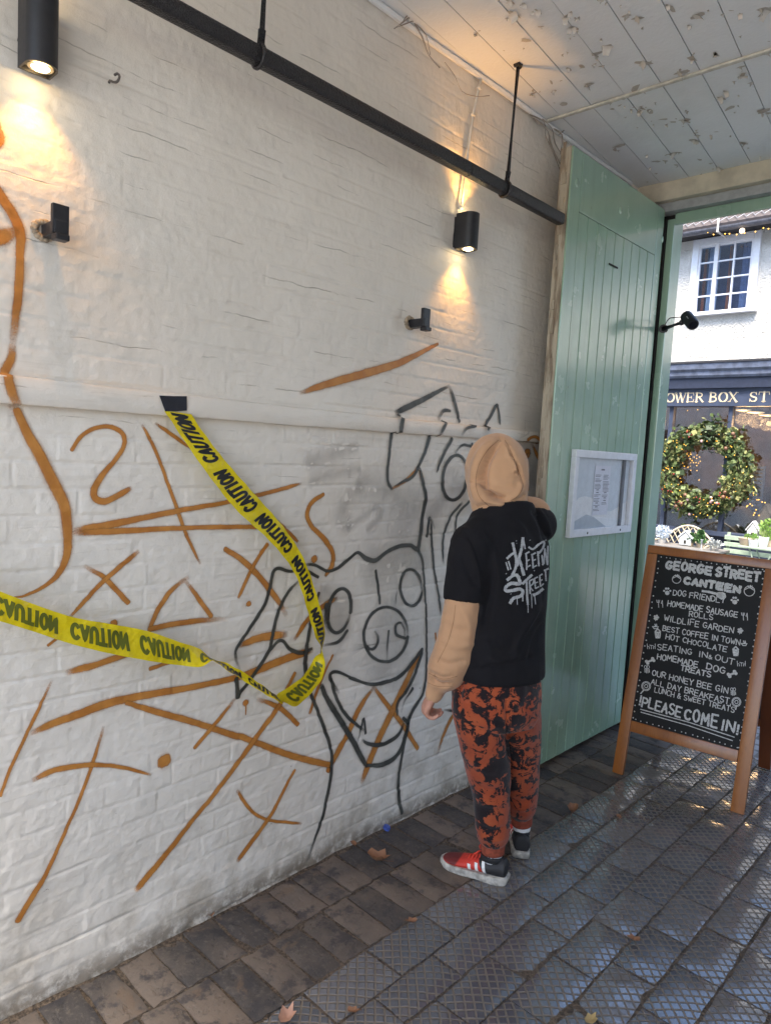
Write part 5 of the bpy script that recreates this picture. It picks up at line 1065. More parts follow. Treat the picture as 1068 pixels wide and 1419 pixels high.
# wreath
M_FOL = Sh('wreath_foliage'); rr_ = M_FOL.attr('tone'); M_FOL.set(Base_Color=M_FOL.mix(M_FOL.ss(rr_, .0, .55), (.035, .060, .022), M_FOL.mix(M_FOL.ss(rr_, .5, 1.0), (.11, .155, .045), (.33, .33, .13))), Roughness=.6); M_FOL = M_FOL.m
wc = ony(970, 651, FY - .16); t = thing('wreath', 'big evergreen wreath with red berries and golden lights hanging on the shop window', 'wreath', (wc[0], FY - .05, wc[2])); RM = .49
b = MB(); b.tube([(wc[0] + RM * math.cos(w), FY - .13, wc[2] + 1.02 * RM * math.sin(w)) for w in np.linspace(0, 6.2832, 60)], .045, 8, False); b.build('ring', simple('twig_ring', (.06, .045, .03), .9), t)
V = []; F = []; TN = []; r3 = np.random.default_rng(21)
for i in range(6800):
    a = r3.random() * 6.2832; q = abs(r3.normal(0, .5)); ph = r3.random() * 6.2832; lump = 1 + .30 * math.sin(a * 7 + 1) * math.sin(a * 3)
    rad = (.165 * q ** .5) * lump; rr = RM + rad * math.cos(ph) * 1.15; y = FY - .13 + rad * math.sin(ph) * .85
    if y > FY - .03: y = FY - .03 - .02 * r3.random()
    c = np.array([wc[0] + rr * math.cos(a), y, wc[2] + 1.02 * rr * math.sin(a)]); tang = np.array([-math.sin(a), 0, math.cos(a)]); d = tang * r3.choice([1, 1, -1]) + r3.normal(0, .75, 3); d /= np.linalg.norm(d); e = np.cross(d, r3.normal(0, 1, 3)); e /= np.linalg.norm(e) + 1e-9
    L = .022 + .055 * r3.random() + (.07 * r3.random() if r3.random() < .08 else 0); wdt = L * (.22 + .3 * r3.random() if r3.random() < .6 else .09); n0 = len(V); V += [c - d * L * .5, c + e * wdt, c + d * L * .5, c - e * wdt]; F.append((n0, n0 + 1, n0 + 2, n0 + 3)); TN += [min(1, max(0, vn(a * 5, i % 3, 0, 2) * 1.1 + .42 + r3.normal(0, .22)))] * 4
mk('foliage', V, F, M_FOL, t, attrs={'tone': TN})
def sprinkle(nm, col_, cnt, rad, em=0, cl=None, seed=1):
    m_ = emit(nm + '_glow', col_, em) if em else simple(nm + '_skin', col_, .4); r_ = np.random.default_rng(seed); bm_ = MB(); bm_.ball((0, 0, 0), rad, 6, 4); base = None
    for i in range(cnt):
        a = r_.choice(cl) + r_.normal(0, .07) if cl is not None else r_.random() * 6.2832; rr = RM + r_.normal(0, .07); p = np.array([wc[0] + rr * math.cos(a), FY - .20 - .04 * r_.random(), wc[2] + 1.02 * rr * math.sin(a)])
        if base is None: base = mk(nm, np.concatenate(bm_.V) + p, bm_.F, m_, t, smooth=True); b0 = p
        else: o = base.copy(); COL.objects.link(o); o.parent = t; o.location = p - b0
sprinkle('red_berry', (.24, .03, .022), 26, .014, cl=[1.9, 3.9, 4.35, 4.75, .4, 5.5, 3.3], seed=3); sprinkle('light', (1.0, .50, .06), 75, .0062, em=.40, seed=4); sprinkle('pink_flower', (.50, .34, .32), 9, .022, cl=[4.55, 1.5, 3.75, 5.2], seed=5); sprinkle('pine_cone', (.16, .08, .045), 9, .03, cl=[4.3, 5.6, .8], seed=6)
# ------------------------------------------------------------------ benches, tables and pots in front of the shop
M_CRM = simple('cream_painted_iron', (.60, .52, .38), .5); M_SAGE = simple('sage_green_paint', (.34, .42, .33), .5)
YB = 9.45
t = thing('lattice_bench', 'cream iron bench with an arched lattice back before the shop window', 'bench', (-1.5, YB - .2, 0))
xb0, xb1 = ony(918, 740, YB)[0], ony(992, 745, YB)[0]; xm = (xb0 + xb1) / 2; zt = ony(950, 728, YB)[2]; zs_ = .44; hw = (xb1 - xb0) / 2
archz = lambda x: .62 + (zt - .62) * math.cos(min(1, abs((x - xm) / hw)) * math.pi / 2) ** .8
b = MB(); b.tube([(xm + hw * u, YB, archz(xm + hw * u)) for u in np.linspace(-1, 1, 30)], .013, 8); b.tube([(xm - hw, YB, .62), (xm - hw, YB, zs_)], .013, 8); b.tube([(xm + hw, YB, .62), (xm + hw, YB, zs_)], .013, 8)
b.build('back_frame', M_CRM, t)
b = MB()
for k in np.arange(-2.4, 2.4, .22):
    for sg in (1, -1):
        P = [(xm + hw * (k + sg * u * .9), zs_ + .5 * u) for u in np.linspace(0, 1, 30)]; P = [p for p in P if abs(p[0] - xm) <= hw and p[1] <= archz(p[0])]
        if len(P) > 2: b.tube([(P[0][0], YB + .004 * sg, P[0][1]), (P[-1][0], YB + .004 * sg, P[-1][1])], .008, 5)
b.build('lattice', M_CRM, t)
b = MB()
for i in range(7): b.tube([(xm - hw, YB - .06 * i, zs_), (xm + hw, YB - .06 * i, zs_)], .010, 6)
b.build('seat', M_CRM, t)
for x in (xm - hw, xm + hw):
    b = MB(); b.tube(spline([(x, YB, .64), (x, YB - .12, .66), (x, YB - .3, .665), (x, YB - .40, .65), (x, YB - .42, .61), (x, YB - .38, .60)], .03), .013, 8); b.tube([(x, YB - .36, .655), (x, YB - .36, 0)], .013, 8); b.tube([(x, YB, zs_), (x, YB + .03, 0)], .013, 8); b.build('arm', M_CRM, t)
YG = 9.5
t = thing('slatted_bench', 'sage green slatted bench behind the potted plants', 'bench', (-.6, YG, 0)); xg0, xg1 = ony(1003, 745, YG)[0], .9
b = MB(); [b.box((xg0, YG, z), (xg1, YG + .025, z + .055), .004) for z in (.58, .665, .75)]; b.build('back_slats', M_SAGE, t); b = MB(); [b.box((xg0, YG - .40 + .075 * i, .42), (xg1, YG - .34 + .075 * i, .44), .003) for i in range(5)]; b.build('seat', M_SAGE, t)
for x in (xg0 + .04, xg1 - .04): b = MB(); b.box((x - .02, YG + .0255, 0), (x + .02, YG + .06, .84), .004); b.box((x - .02, YG - .40, 0), (x + .02, YG - .365, .42), .004); b.build('leg', M_SAGE, t)
# display table behind the A-board
YT = 9.0
t = thing('display_table', 'low dark table of plants behind the top of the A-board', 'table', (-1.3, YT, 0)); b = MB(); b.box((-1.95, YT - .25, .62), (-.85, YT + .2, .65), .004); b.build('table_top', simple('grey_table', (.20, .19, .18), .6), t)
for x in (-1.9, -.9):
    for y in (YT - .21, YT + .16): b = MB(); b.box((x - .02, y - .02, 0), (x + .02, y + .02, .62)); b.build('leg', M_BLACK, t)
zt0 = .65
def plant(name, px, py_top, Y, z0, label, cat, tone, w_, kind='blob', pot=(.62, .60, .56), group=None, n_=140, seed=1, ph=.09, pr_=.055):
    x = ony(px, 745, Y)[0]; z1 = ony(px, py_top, Y)[2]; t = thing(name, label, cat, (x, Y, z0), group); r_ = np.random.default_rng(seed)
    b = MB(); b.loft([((x, Y, z0), (pr_ * .75, 0, 0), (0, pr_ * .75, 0)), ((x, Y, z0 + ph), (pr_, 0, 0), (0, pr_, 0)), ((x, Y, z0 + ph), (pr_ * .85, 0, 0), (0, pr_ * .85, 0)), ((x, Y, z0 + ph * .85), (pr_ * .8, 0, 0), (0, pr_ * .8, 0))], 14); b.build('pot', simple('plant_pot', pot, .6), t, angle=40)
    V = []; F = []; h = z1 - z0 - ph
    for i in range(n_):
        u = r_.random(); rad = w_ * (1 - u if kind == 'cone' else (1 - (2 * u - 1) ** 2) ** .5 if kind == 'blob' else .7 * (1 - u) + .2); a = r_.random() * 6.28; q = r_.random() ** .5
        c = np.array([x + rad * q * math.cos(a), Y + rad * q * math.sin(a), z0 + ph + h * u]); d = np.array([math.cos(a) * .6, math.sin(a) * .6, .7]) + r_.normal(0, .4, 3)
        if kind == 'spike': d = np.array([.15 * math.cos(a), .15 * math.sin(a), 1.0]); c[2] = z0 + ph + h * .45 * u
        d /= np.linalg.norm(d); e = np.cross(d, r_.normal(0, 1, 3)); e /= np.linalg.norm(e); L = (h * .55 if kind == 'spike' else .05); wd = .010 if kind == 'spike' else .014; n0 = len(V); V += [c, c + d * L * .5 + e * wd, c + d * L, c + d * L * .5 - e * wd]; F.append((n0, n0 + 1, n0 + 2, n0 + 3))
    b = MB(); b.add(V, F); b.tube([(x, Y, z0 + ph * .8), (x, Y, z0 + ph + h * .7)], .008, 5)
    b.build('foliage', simple(name + '_leaf', tone, .6, var=.35, scale=40), t); return t
plant('white_flower_pot', 917, 731, YT, zt0, 'pale blue-white flowering plant at the left of the display table', 'plant', (.62, .68, .74), .10, 'blob', seed=2, n_=220, ph=.05)
plant('little_conifer', 957, 741, YT + .05, zt0, 'left one of two little green conifers on the display table', 'plant', (.07, .15, .05), .06, 'cone', (.40, .33, .25), 'little conifers', 160, 3, .05, .04)
plant('little_conifer', 970, 737, YT + .05, zt0, 'right and taller of two little green conifers on the display table', 'plant', (.07, .16, .05), .07, 'cone', (.40, .33, .25), 'little conifers', 200, 4, .05, .045)
plant('silver_plant', 991, 752, YT - .1, zt0, 'low silvery plant at the right end of the display table', 'plant', (.42, .44, .43), .08, 'blob', (.45, .42, .38), None, 90, 5, .03, .05)
house_shape('house_lantern', 940, 956, 754, 738, YT, (.62, .66, .70), 'white house-shaped lantern between the plants on the display table', 'lantern', .45, .08).location.z += 0
for i, (px, py) in enumerate(((985, 747), (971.5, 750))):
    x = ony(px, 752, YT - .08)[0]; z1 = ony(px, py, YT - .08)[2] + .02; t = thing('candle', ('tall white candle at the right of the display table', 'short white candle beside the conifers')[i], 'candle', (x, YT - .08, zt0), 'white candles'); b = MB(); b.tube([(x, YT - .08, zt0), (x, YT - .08, z1)], .016, 10); b.build('wax', simple('white_wax', (.75, .75, .72), .5), t, angle=40); b = MB(); b.tube([(x, YT - .08, z1), (x, YT - .08, z1 + .012)], .002, 4); b.build('wick', M_BLACK, t)
YF = 9.15; xf0, xf1 = ony(1028, 752, YF)[0], ony(1092, 756, YF)[0]
t = thing('folding_table', 'sage green folding table with crossed legs carrying potted plants', 'table', ((xf0 + xf1) / 2, YF, 0)); ztf = .745
b = MB(); [b.box((xf0, YF - .18 + .075 * i, ztf - .02), (xf1, YF - .118 + .075 * i, ztf), .003) for i in range(5)]; b.build('table_top', M_SAGE, t)
for sg in (1, -1): b = MB(); [b.tube([(xf0 + .12 if sg > 0 else xf1 - .12, y, ztf - .02), (xf1 - .1 if sg > 0 else xf0 + .1, y, 0)], .011, 6) for y in (YF - .14, YF + .12)]; b.build('leg', M_SAGE, t)
plant('bulb_bowl', 1035, 738, YF - .03, ztf, 'brown bowl of sprouting bulbs at the left of the folding table', 'plant', (.12, .22, .05), .08, 'spike', (.42, .33, .25), None, 40, 6, .085, .10)
plant('bulb_pot', 1044, 737, YF - .12, ztf, 'small white pot of green shoots in front of the brown bowl', 'plant', (.13, .25, .05), .05, 'spike', (.68, .68, .68), None, 40, 7, .085, .06)
plant('white_tulip_pot', 1056, 733, YF, ztf, 'white ruffled pot of pale shoots in the middle of the folding table', 'plant', (.25, .33, .12), .06, 'spike', (.74, .74, .74), None, 40, 8, .12, .075)
plant('leafy_pot', 1066, 722, YF + .1, ztf, 'bright green leafy plant at the right of the folding table', 'plant', (.17, .30, .05), .13, 'blob', (.5, .4, .3), None, 220, 9, .08, .07)
t = house_shape('bird_feeder', 1034, 1048, 742, 725, YF + .12, (.66, .68, .70), 'small white bird feeder with a pointed roof behind the bulb pots', 'bird feeder', .6, .1)
for c_ in t.children: pass
# ================================================================== THE PERSON AT THE WALL
FW = np.array([-.97, .24, 0]); FW /= np.linalg.norm(FW); RT = np.array([.24, .97, 0]); RT /= np.linalg.norm(RT); UPV = np.array([0, 0, 1.0]); CF = CM[2]
D0 = 2.66
man = thing('person', 'hooded person in black printed tee and rust tie-dye joggers facing the wall', 'person', (.555, 2.34, 0))
def ringR(c, a, b): return (c, RT * a, FW * b)
def remesh(mb, vox, smooth=4, sf=.5):
    me = bpy.data.meshes.new('tmp'); me.from_pydata(np.concatenate(mb.V).tolist(), [], [list(f) for f in mb.F]); bm = bmesh.new(); bm.from_mesh(me); bmesh.ops.recalc_face_normals(bm, faces=bm.faces); bm.to_mesh(me); bm.free()
    o = bpy.data.objects.new('tmp', me); COL.objects.link(o)
    m = o.modifiers.new('r', 'REMESH'); m.mode = 'VOXEL'; m.voxel_size = vox
    if smooth: q = o.modifiers.new('s', 'SMOOTH'); q.iterations = smooth; q.factor = sf
    dg = bpy.context.evaluated_depsgraph_get(); e = bpy.data.meshes.new_from_object(o.evaluated_get(dg))
    bpy.data.objects.remove(o); bpy.data.meshes.remove(me); return e
def mesh_np(me):
    V = np.zeros(len(me.vertices) * 3, np.float32); me.vertices.foreach_get('co', V); N = np.zeros(len(me.vertices) * 3, np.float32); me.vertices.foreach_get('normal', N); return V.reshape(-1, 3).astype(float), N.reshape(-1, 3).astype(float)
def set_np(me, V): me.vertices.foreach_set('co', V.astype(np.float32).ravel()); me.update()
def crease(V, N, lines):
    """press folds into the cloth: (points seen in the photo, amount m, width px); only the side that carries the fold"""
    P = proj(V); facing = ((V - CAM) * N).sum(1) < 0
    for pts, amt, wd in lines:
        amt = amt * 1.1; Q = spline(pts, 3.0); d = np.full(len(V), 1e9)
        tpos = np.zeros(len(V))
        for i, q in enumerate(Q):
            dd = np.hypot(P[:, 0] - q[0], P[:, 1] - q[1]); m = dd < d; d[m] = dd[m]; tpos[m] = i / max(1, len(Q) - 1)
        V = V + N * (np.where(facing, amt * np.exp(-(d / wd) ** 2) * np.clip(np.minimum(tpos, 1 - tpos) * 5 + .15, 0, 1), 0))[:, None]
    return V
def step(V, N, lines):
    """a lap or hem: cloth raised on the left-hand side of the line, dropping sharply at it"""
    P = proj(V); facing = ((V - CAM) * N).sum(1) < 0
    for pts, amt, rng_ in lines:
        Q = spline(pts, 2.0); T = np.gradient(Q, axis=0); T /= np.linalg.norm(T, axis=1)[:, None] + 1e-9
        D = ((P[:, None, :] - Q[None]) ** 2).sum(-1); i = D.argmin(1); d = np.sqrt(D[np.arange(len(V)), i]); r = P - Q[i]; sg = T[i, 0] * r[:, 1] - T[i, 1] * r[:, 0]
        t = i / max(1, len(Q) - 1); fade = np.clip(np.minimum(t, 1 - t) * 7, 0, 1); sd = np.sign(sg) * d
        w = np.clip((sd + 1.2) / 2.4, 0, 1) * np.exp(-(np.maximum(sd, 0) / rng_) ** 2) * fade; near = d < rng_ * 3
        V = V + N * np.where(facing & near, amt * w, 0)[:, None]
    return V
def finish(name, me, mat, parent=man, smooth=True):
    F = [list(p.vertices) for p in me.polygons]; V, _ = mesh_np(me); bpy.data.meshes.remove(me); return mk(name, V, F, mat, parent, smooth=smooth)
def limb(mb, pts, n=18, ref=None, flat=(1, 1), caps=True):
    """pts: (point, radius); rounded ends"""
    P = np.array([p for p, r in pts]); r = np.array([r for p, r in pts]); C = np.column_stack([P, r]); Q = spline(C, .02); P, r = Q[:, :3], Q[:, 3]; rings = []
    T = np.gradient(P, axis=0); T /= np.linalg.norm(T, axis=1)[:, None]
    if caps:
        for k in (.95, .75, .4): rings.append((P[0] - T[0] * r[0] * k, T[0], r[0] * math.sqrt(1 - k * k)))
    rings += [(p, t, q) for p, t, q in zip(P, T, r)]
    if caps:
        for k in (.4, .75, .95): rings.append((P[-1] + T[-1] * r[-1] * k, T[-1], r[-1] * math.sqrt(1 - k * k)))
    out = []; a = None
    for c, t, q in rings:
        if a is None: a, b = frame_of(t, FW if ref is None else ref)
        else: a = a - t * (a @ t); a /= np.linalg.norm(a); b = np.cross(t, a)
        out.append((c, a * q * flat[0], b * q * flat[1]))
    mb.loft(out, n); return mb
def pt(px, py, dd=0.0): return dep(px, py, D0 + dd)
# ---- joints
shL, elL, wrL = pt(646, 746, -.10), pt(641, 850, -.10), pt(603, 957, -.06)
shR = pt(738, 730, .10); elR = shR + .235 * (RT * .46 + FW * .80 - UPV * .12); hdR = onx(700, 662, .085)
hipL, knL, anL = pt(664, 985, -.05), pt(679, 1085, -.06), pt(684, 1190, -.06)
hipR, knR, anR = pt(718, 985, .06), pt(722, 1085, .075), pt(719, 1155, .09)
# ---- skin: one continuous body inside the clothes
M_SKIN = Sh('skin'); M_SKIN.set(Base_Color=M_SKIN.mix(M_SKIN.noise(60, 4), (.44, .215, .15), (.54, .29, .21)), Roughness=.5, Subsurface_Weight=.12, Subsurface_Radius=(.01, .004, .002), Normal=M_SKIN.bump(M_SKIN.noise(500, 3), .2, .0006)); M_SKIN = M_SKIN.m
hc = pt(690, 655, 0.03); hf = FW * .97 + np.array([0, 0, -.05]); hf /= np.linalg.norm(hf); hr = np.cross(hf, UPV); hr /= np.linalg.norm(hr); hu = np.cross(hr, hf)
def face_ball(mb, f, r_, u, rad): mb.ball(hc + hf * f + hr * r_ + hu * u, rad, 12, 9, np.stack([hr, hf, hu], 1)); return mb
b = MB(); face_ball(b, -.005, 0, .03, (.074, .092, .092)); face_ball(b, .025, 0, -.055, (.055, .062, .062))
limb(b, [(hc + hf * -.02 + hu * -.04, .055), (pt(697, 715, .02), .062)])
b.loft([ringR(pt(690, 940), .15, .115), ringR(pt(694, 860), .145, .11), ringR(pt(697, 780), .155, .11), ringR(pt(698, 735), .14, .09), ringR(pt(698, 712), .07, .06)], 20)
face_ball(b, .094, 0, .0, (.014, .02, .02)); face_ball(b, .082, 0, .045, (.05, .016, .013)); face_ball(b, .078, 0, -.052, (.026, .014, .008)); face_ball(b, .072, 0, -.085, (.025, .02, .018))
for s_ in (-1, 1): face_ball(b, .0, s_ * .078, .0, (.008, .022, .034)); face_ball(b, .066, s_ * .035, -.01, (.024, .02, .02))
hdir = wrL - elL; hdir /= np.linalg.norm(hdir)
limb(b, [(shL - UPV * .06 + RT * .03, .040), (elL, .042), (wrL, .030)]); limb(b, [(shR - UPV * .03, .045), (elR, .045), (hdR - (hdR - elR) / np.linalg.norm(hdR - elR) * .10, .028)])
limb(b, [(pt(666, 980, -.02), .060), (pt(679, 1085, .04), .058), (pt(683, 1140, .075), .042), (pt(682.5, 1182, .095), .030)]); limb(b, [(pt(714, 980, .09), .058), (pt(721.5, 1085, .20), .055), (pt(722, 1115, .25), .038), (pt(722.5, 1145, .29), .029)])
def hand(mb, wrist, d, palm_n, side, size, curl):
    """d: wrist to knuckles, palm_n: way the palm faces, side: towards the thumb"""
    d = d / np.linalg.norm(d); palm_n = palm_n - d * (palm_n @ d); palm_n /= np.linalg.norm(palm_n); side = np.cross(d, palm_n) * (1 if np.cross(d, palm_n) @ side > 0 else -1)
    k = size
    limb(mb, [(wrist - d * .02 * k, .027 * k), (wrist + d * .03 * k, .034 * k), (wrist + d * .075 * k, .038 * k)], 14, side, (.55, 1.1))
    for i, (o, ln) in enumerate(((.030, .078), (.010, .086), (-.011, .080), (-.031, .064))):
        p = wrist + d * .085 * k + side * o * k; a = 0.0; pts = [(p - d * .03 * k, .0105 * k), (p, .0105 * k)]; dirv = d
        for sgm, fr_ in enumerate((.45, .32, .23)):
            a += curl[sgm] + .06 * i; dirv = d * math.cos(a) + palm_n * math.sin(a); p = p + dirv * ln * fr_ * k; pts.append((p, (.0095 - .0009 * sgm) * k))
        limb(mb, pts, 10)
    p = wrist + d * .022 * k + side * .030 * k; t1 = d * .55 + side * .55 + palm_n * .45; t2 = d * .75 - side * .05 + palm_n * .7
    limb(mb, [(p - side * .012 * k, .013 * k), (p + t1 / np.linalg.norm(t1) * .034 * k, .0115 * k), (p + t1 / np.linalg.norm(t1) * .034 * k + t2 / np.linalg.norm(t2) * .034 * k, .0095 * k)], 10)
knk = pt(592, 977, -.03); hand(b, wrL, knk - wrL, RT * .7 - FW * .55, FW * .6 + RT * .3 + CF * .2, .98, (.75, .95, .6))
dR = (hdR - elR) / np.linalg.norm(hdR - elR); wrR = hdR - dR * .10
hand(b, wrR, dR, -RT * .5 - UPV * .6, UPV * .8 + FW * .1, .98, (.6, .8, .5))
me = remesh(b, .0046, 3, .45); body = finish('body', me, M_SKIN)
eye = simple('eye_white', (.75, .74, .72), .2)
for s_ in (-1, 1):
    q = MB(); q.ball(hc + hf * .076 + hr * s_ * .033 + hu * .012, .0125, 12, 8); q.build('eye', eye, body, smooth=True)
# ---- hoodie: sleeves, body hem inside the tee, hood
s = Sh('tan_fleece'); nz_ = s.noise(3.2, 4)
s.set(Base_Color=s.mix(s.ss(nz_, .3, .7), (.43, .245, .135), (.50, .295, .165)), Roughness=.88, Sheen_Weight=.25, Sheen_Roughness=.5, Specular_IOR_Level=.2)
s.set(Normal=s.bump(s.ma('ADD', s.noise(900, 2), s.ma('MULTIPLY', s.noise(26, 4), 2.0)), .28, .0016)); M_TAN = s.m
h = MB()
limb(h, [(pt(656, 765, -.10), .058), (pt(648, 800, -.10), .068), (pt(642, 838, -.10), .0745), (pt(636, 872, -.095), .0735), (pt(629, 905, -.085), .080), (pt(619, 930, -.075), .077), (pt(612, 941, -.07), .064), (pt(605, 952, -.062), .043), (pt(601.5, 961, -.06), .037)], 26, None, (1, .92))
limb(h, [(shR, .066), (elR, .074), (elR * .5 + wrR * .5, .058), (wrR - dR * .02, .048), (wrR, .036)], 22)
h.loft([ringR(pt(690, 900), .15, .12), ringR(pt(695, 820), .15, .11), ringR(pt(697, 765), .145, .10), ringR(pt(698, 738), .125, .09), ringR(pt(697, 722), .112, .094), ringR(pt(692, 708), .1085, .106), ringR(pt(690, 692), .1075, .112), ringR(pt(688, 675), .108, .118)], 26)
hooc = pt(687, 652, .015)
HM = np.stack([hr, hf, hu], 1)
h.ball(hooc + hu * .006, (.1115, .130, .137), 30, 24, HM)
h.ball(hooc - hf * .012 - hu * .055, (.108, .118, .095), 24, 16, HM)
limb(h, [(hooc - hu * .05 + hf * .02, .094), (pt(692, 705, .0), .095)], 24)
limb(h, [(pt(716, 700, .06), .045), (pt(742, 712, .12), .062)], 18)
me = remesh(h, .0050, 6, .5); V, N = mesh_np(me)
V = step(V, N, [([(694, 609), (680, 624), (669, 646), (666, 668), (674, 684), (690, 694), (702, 697)], .016, 12), ([(704, 694), (714, 685), (722, 668), (719, 650), (709, 632), (699, 612)], .010, 9), ([(634, 936), (614, 940), (594, 932)], -.012, 8), ([(624, 951), (612, 953), (596, 946)], -.010, 5)])
V = crease(V, N, [([(690, 610), (672, 620), (660, 640), (655, 665), (660, 690), (676, 706)], .013, 5), ([(692, 610), (681, 626), (671, 648), (669, 668), (676, 684), (696, 693)], -.026, 5), ([(674, 681), (686, 688), (702, 691)], -.024, 3.5), ([(668, 692), (684, 699), (700, 697)], .012, 3.5), ([(697, 612), (703, 622), (704, 632), (711, 639), (714, 654), (720, 658), (722, 676)], .010, 3), ([(702, 614), (709, 631), (718, 650), (725, 674)], -.011, 2.8), ([(710, 656), (716, 655), (721, 657)], -.013, 2.2), ([(703, 692), (716, 683), (722, 668)], .009, 3), ([(676, 650), (694, 640), (708, 650), (712, 670)], .006, 9),
  ([(660, 703), (676, 700), (694, 705)], -.012, 3), ([(727, 683), (722, 690), (712, 694)], -.010, 2.5),
  ([(596, 925), (612, 933), (634, 934)], .008, 4), ([(592, 938), (606, 946), (628, 948)], -.009, 3), ([(602, 912), (622, 920), (648, 915)], -.007, 4), ([(610, 885), (632, 896), (658, 893)], .006, 5), ([(612, 862), (628, 872), (650, 872)], -.005, 5), ([(640, 842), (650, 868), (648, 890)], .005, 5), ([(622, 842), (620, 870), (612, 900)], -.004, 5), ([(596, 930), (600, 940), (594, 948)], -.009, 3)])
n3 = fbm(V[:, 0] * 16, V[:, 1] * 16, V[:, 2] * 20, 5, 2); V = V + N * (n3 * .0062)[:, None]
set_np(me, V)
bm = bmesh.new(); bm.from_mesh(me); dead = []
for f in bm.faces:                                                        # the opening of the hood
    c_ = np.array(f.calc_center_median()) - hooc; fwd = c_ @ hf; rr = c_ @ hr; uu = c_ @ hu
    if fwd > .055 and abs(rr) < .075 and -.115 < uu < .095 and (rr / .075) ** 2 + ((uu + .01) / .105) ** 2 < 1: dead.append(f)
bmesh.ops.delete(bm, geom=dead, context='FACES'); bmesh.ops.delete(bm, geom=[v for v in bm.verts if not v.link_faces], context='VERTS'); bm.to_mesh(me); bm.free()
hood = finish('hoodie', me, M_TAN); sm_ = hood.modifiers.new('thickness', 'SOLIDIFY'); sm_.thickness = .005; sm_.offset = -1
# stitched seams lying on the fleece
dg = bpy.context.evaluated_depsgraph_get(); bvh_h = BVHTree.FromObject(hood, dg); TLh = Vector(wloc(hood)); M_SEAM = simple('tan_stitching', (.27, .145, .075), .9)
def seam(P, w=.55):
    V = []; F = []; Q = spline(P, 1.0); T = np.gradient(Q, axis=0); T /= np.linalg.norm(T, axis=1)[:, None] + 1e-9; prev = None
    for q, t in zip(Q, T):
        a = []
        for k in (-w, w):
            h_, n_, i_, d_ = bvh_h.ray_cast(Vector(CAM) - TLh, Vector(ray(q[0] - t[1] * k, q[1] + t[0] * k)).normalized()); a.append(None if h_ is None else np.array(h_ + TLh + n_ * .0007))
        if any(x is None for x in a): prev = None; continue
        V += a
        if prev is not None and np.linalg.norm(V[-1] - V[prev + 1]) < .02: F.append((prev, prev + 1, len(V) - 1, len(V) - 2))
        prev = len(V) - 2
    if F: mk('seam', V, F, M_SEAM, hood, smooth=True)
seam([(690, 610), (675, 624), (663, 645), (659, 668), (664, 688), (678, 702)]); seam([(699, 610), (706, 622), (713, 640), (720, 658), (724, 674), (716, 688), (700, 698)], .45)
seam([(631, 838), (628, 862), (620, 890), (606, 918)], .4); seam([(633, 937), (614, 941), (594, 933)], .5); seam([(590, 945), (606, 951), (626, 951)], .4)
# ---- t-shirt
s = Sh('black_cotton'); s.set(Base_Color=s.mix(s.noise(30, 3), (.0065, .0060, .0075), (.0105, .0100, .0120)), Roughness=.88, Sheen_Weight=.03, Sheen_Roughness=.4, Specular_IOR_Level=.2, Normal=s.bump(s.ma('ADD', s.noise(1100, 2), s.ma('MULTIPLY', s.noise(18, 4), 3.0)), .25, .002)); M_TEE = s.m
h = MB()
h.loft([ringR(pt(690, 934), .183, .152), ringR(pt(690, 928), .185, .154), ringR(pt(691, 900), .183, .15), ringR(pt(693, 860), .182, .143), ringR(pt(695, 820), .184, .138), ringR(pt(697, 782), .190, .136), ringR(pt(698, 752), .192, .126), ringR(pt(698, 732), .172, .110), (pt(697, 718), RT * .142, FW * .106 - UPV * .018), (pt(696, 708), RT * .120, FW * .112 - UPV * .034), (pt(696, 703), RT * .110, FW * .106 - UPV * .036)], 32, 2.2)
limb(h, [(pt(660, 740, -.09), .074), (pt(653, 762, -.10), .083), (pt(648, 800, -.10), .0855), (pt(645, 832, -.10), .0835)], 26, None, (1, .94), caps=False)
limb(h, [(shR - RT * .02, .083), (shR + (elR - shR) * .45, .084), (shR + (elR - shR) * .95, .080)], 24, caps=False)
limb(h, [(pt(676, 732, -.06), .066), (pt(655, 756, -.095), .084)], 22)
limb(h, [(pt(716, 722, .05), .066), (shR + UPV * .008, .084)], 20); limb(h, [(pt(722, 718, .05), .060), (pt(744, 727, .11), .076)], 20)
me = remesh(h, .0058, 6, .5); V, N = mesh_np(me)
V = step(V, N, [([(644, 742), (655, 760), (664, 790), (668, 826)], .006, 8), ([(648, 926), (690, 920), (756, 906)], -.004, 6), ([(616, 829), (640, 832), (670, 833)], -.003, 5)])
V = crease(V, N, [([(690, 738), (686, 760), (690, 790), (694, 820)], .006, 4), ([(672, 732), (684, 748), (690, 770)], -.006, 4), ([(682, 790), (680, 820), (673, 850), (668, 880)], -.016, 5), ([(752, 830), (735, 862), (716, 892), (712, 925)], .009, 5), ([(757, 860), (742, 885), (732, 922)], -.009, 5), ([(754, 800), (748, 850), (730, 880)], -.006, 5), ([(676, 880), (690, 900), (716, 905)], -.006, 6), ([(668, 915), (700, 912), (740, 900)], .004, 5), ([(737, 705), (748, 725), (756, 750)], -.011, 4), ([(744, 703), (756, 722), (762, 745)], .007, 3), ([(730, 708), (742, 730), (750, 760)], .005, 4), ([(715, 715), (735, 735), (748, 770)], -.004, 5), ([(702, 716), (722, 730), (728, 744)], .005, 4), ([(640, 770), (650, 795), (664, 815)], -.005, 5), ([(625, 770), (632, 800), (640, 820)], .004, 5), ([(655, 900), (664, 918), (668, 930)], .005, 4)])
V = V + N * (fbm(V[:, 0] * 11, V[:, 1] * 11, V[:, 2] * 9, 15, 2) * .006)[:, None]
set_np(me, V); tee = finish('t_shirt', me, M_TEE)
hem = MB()
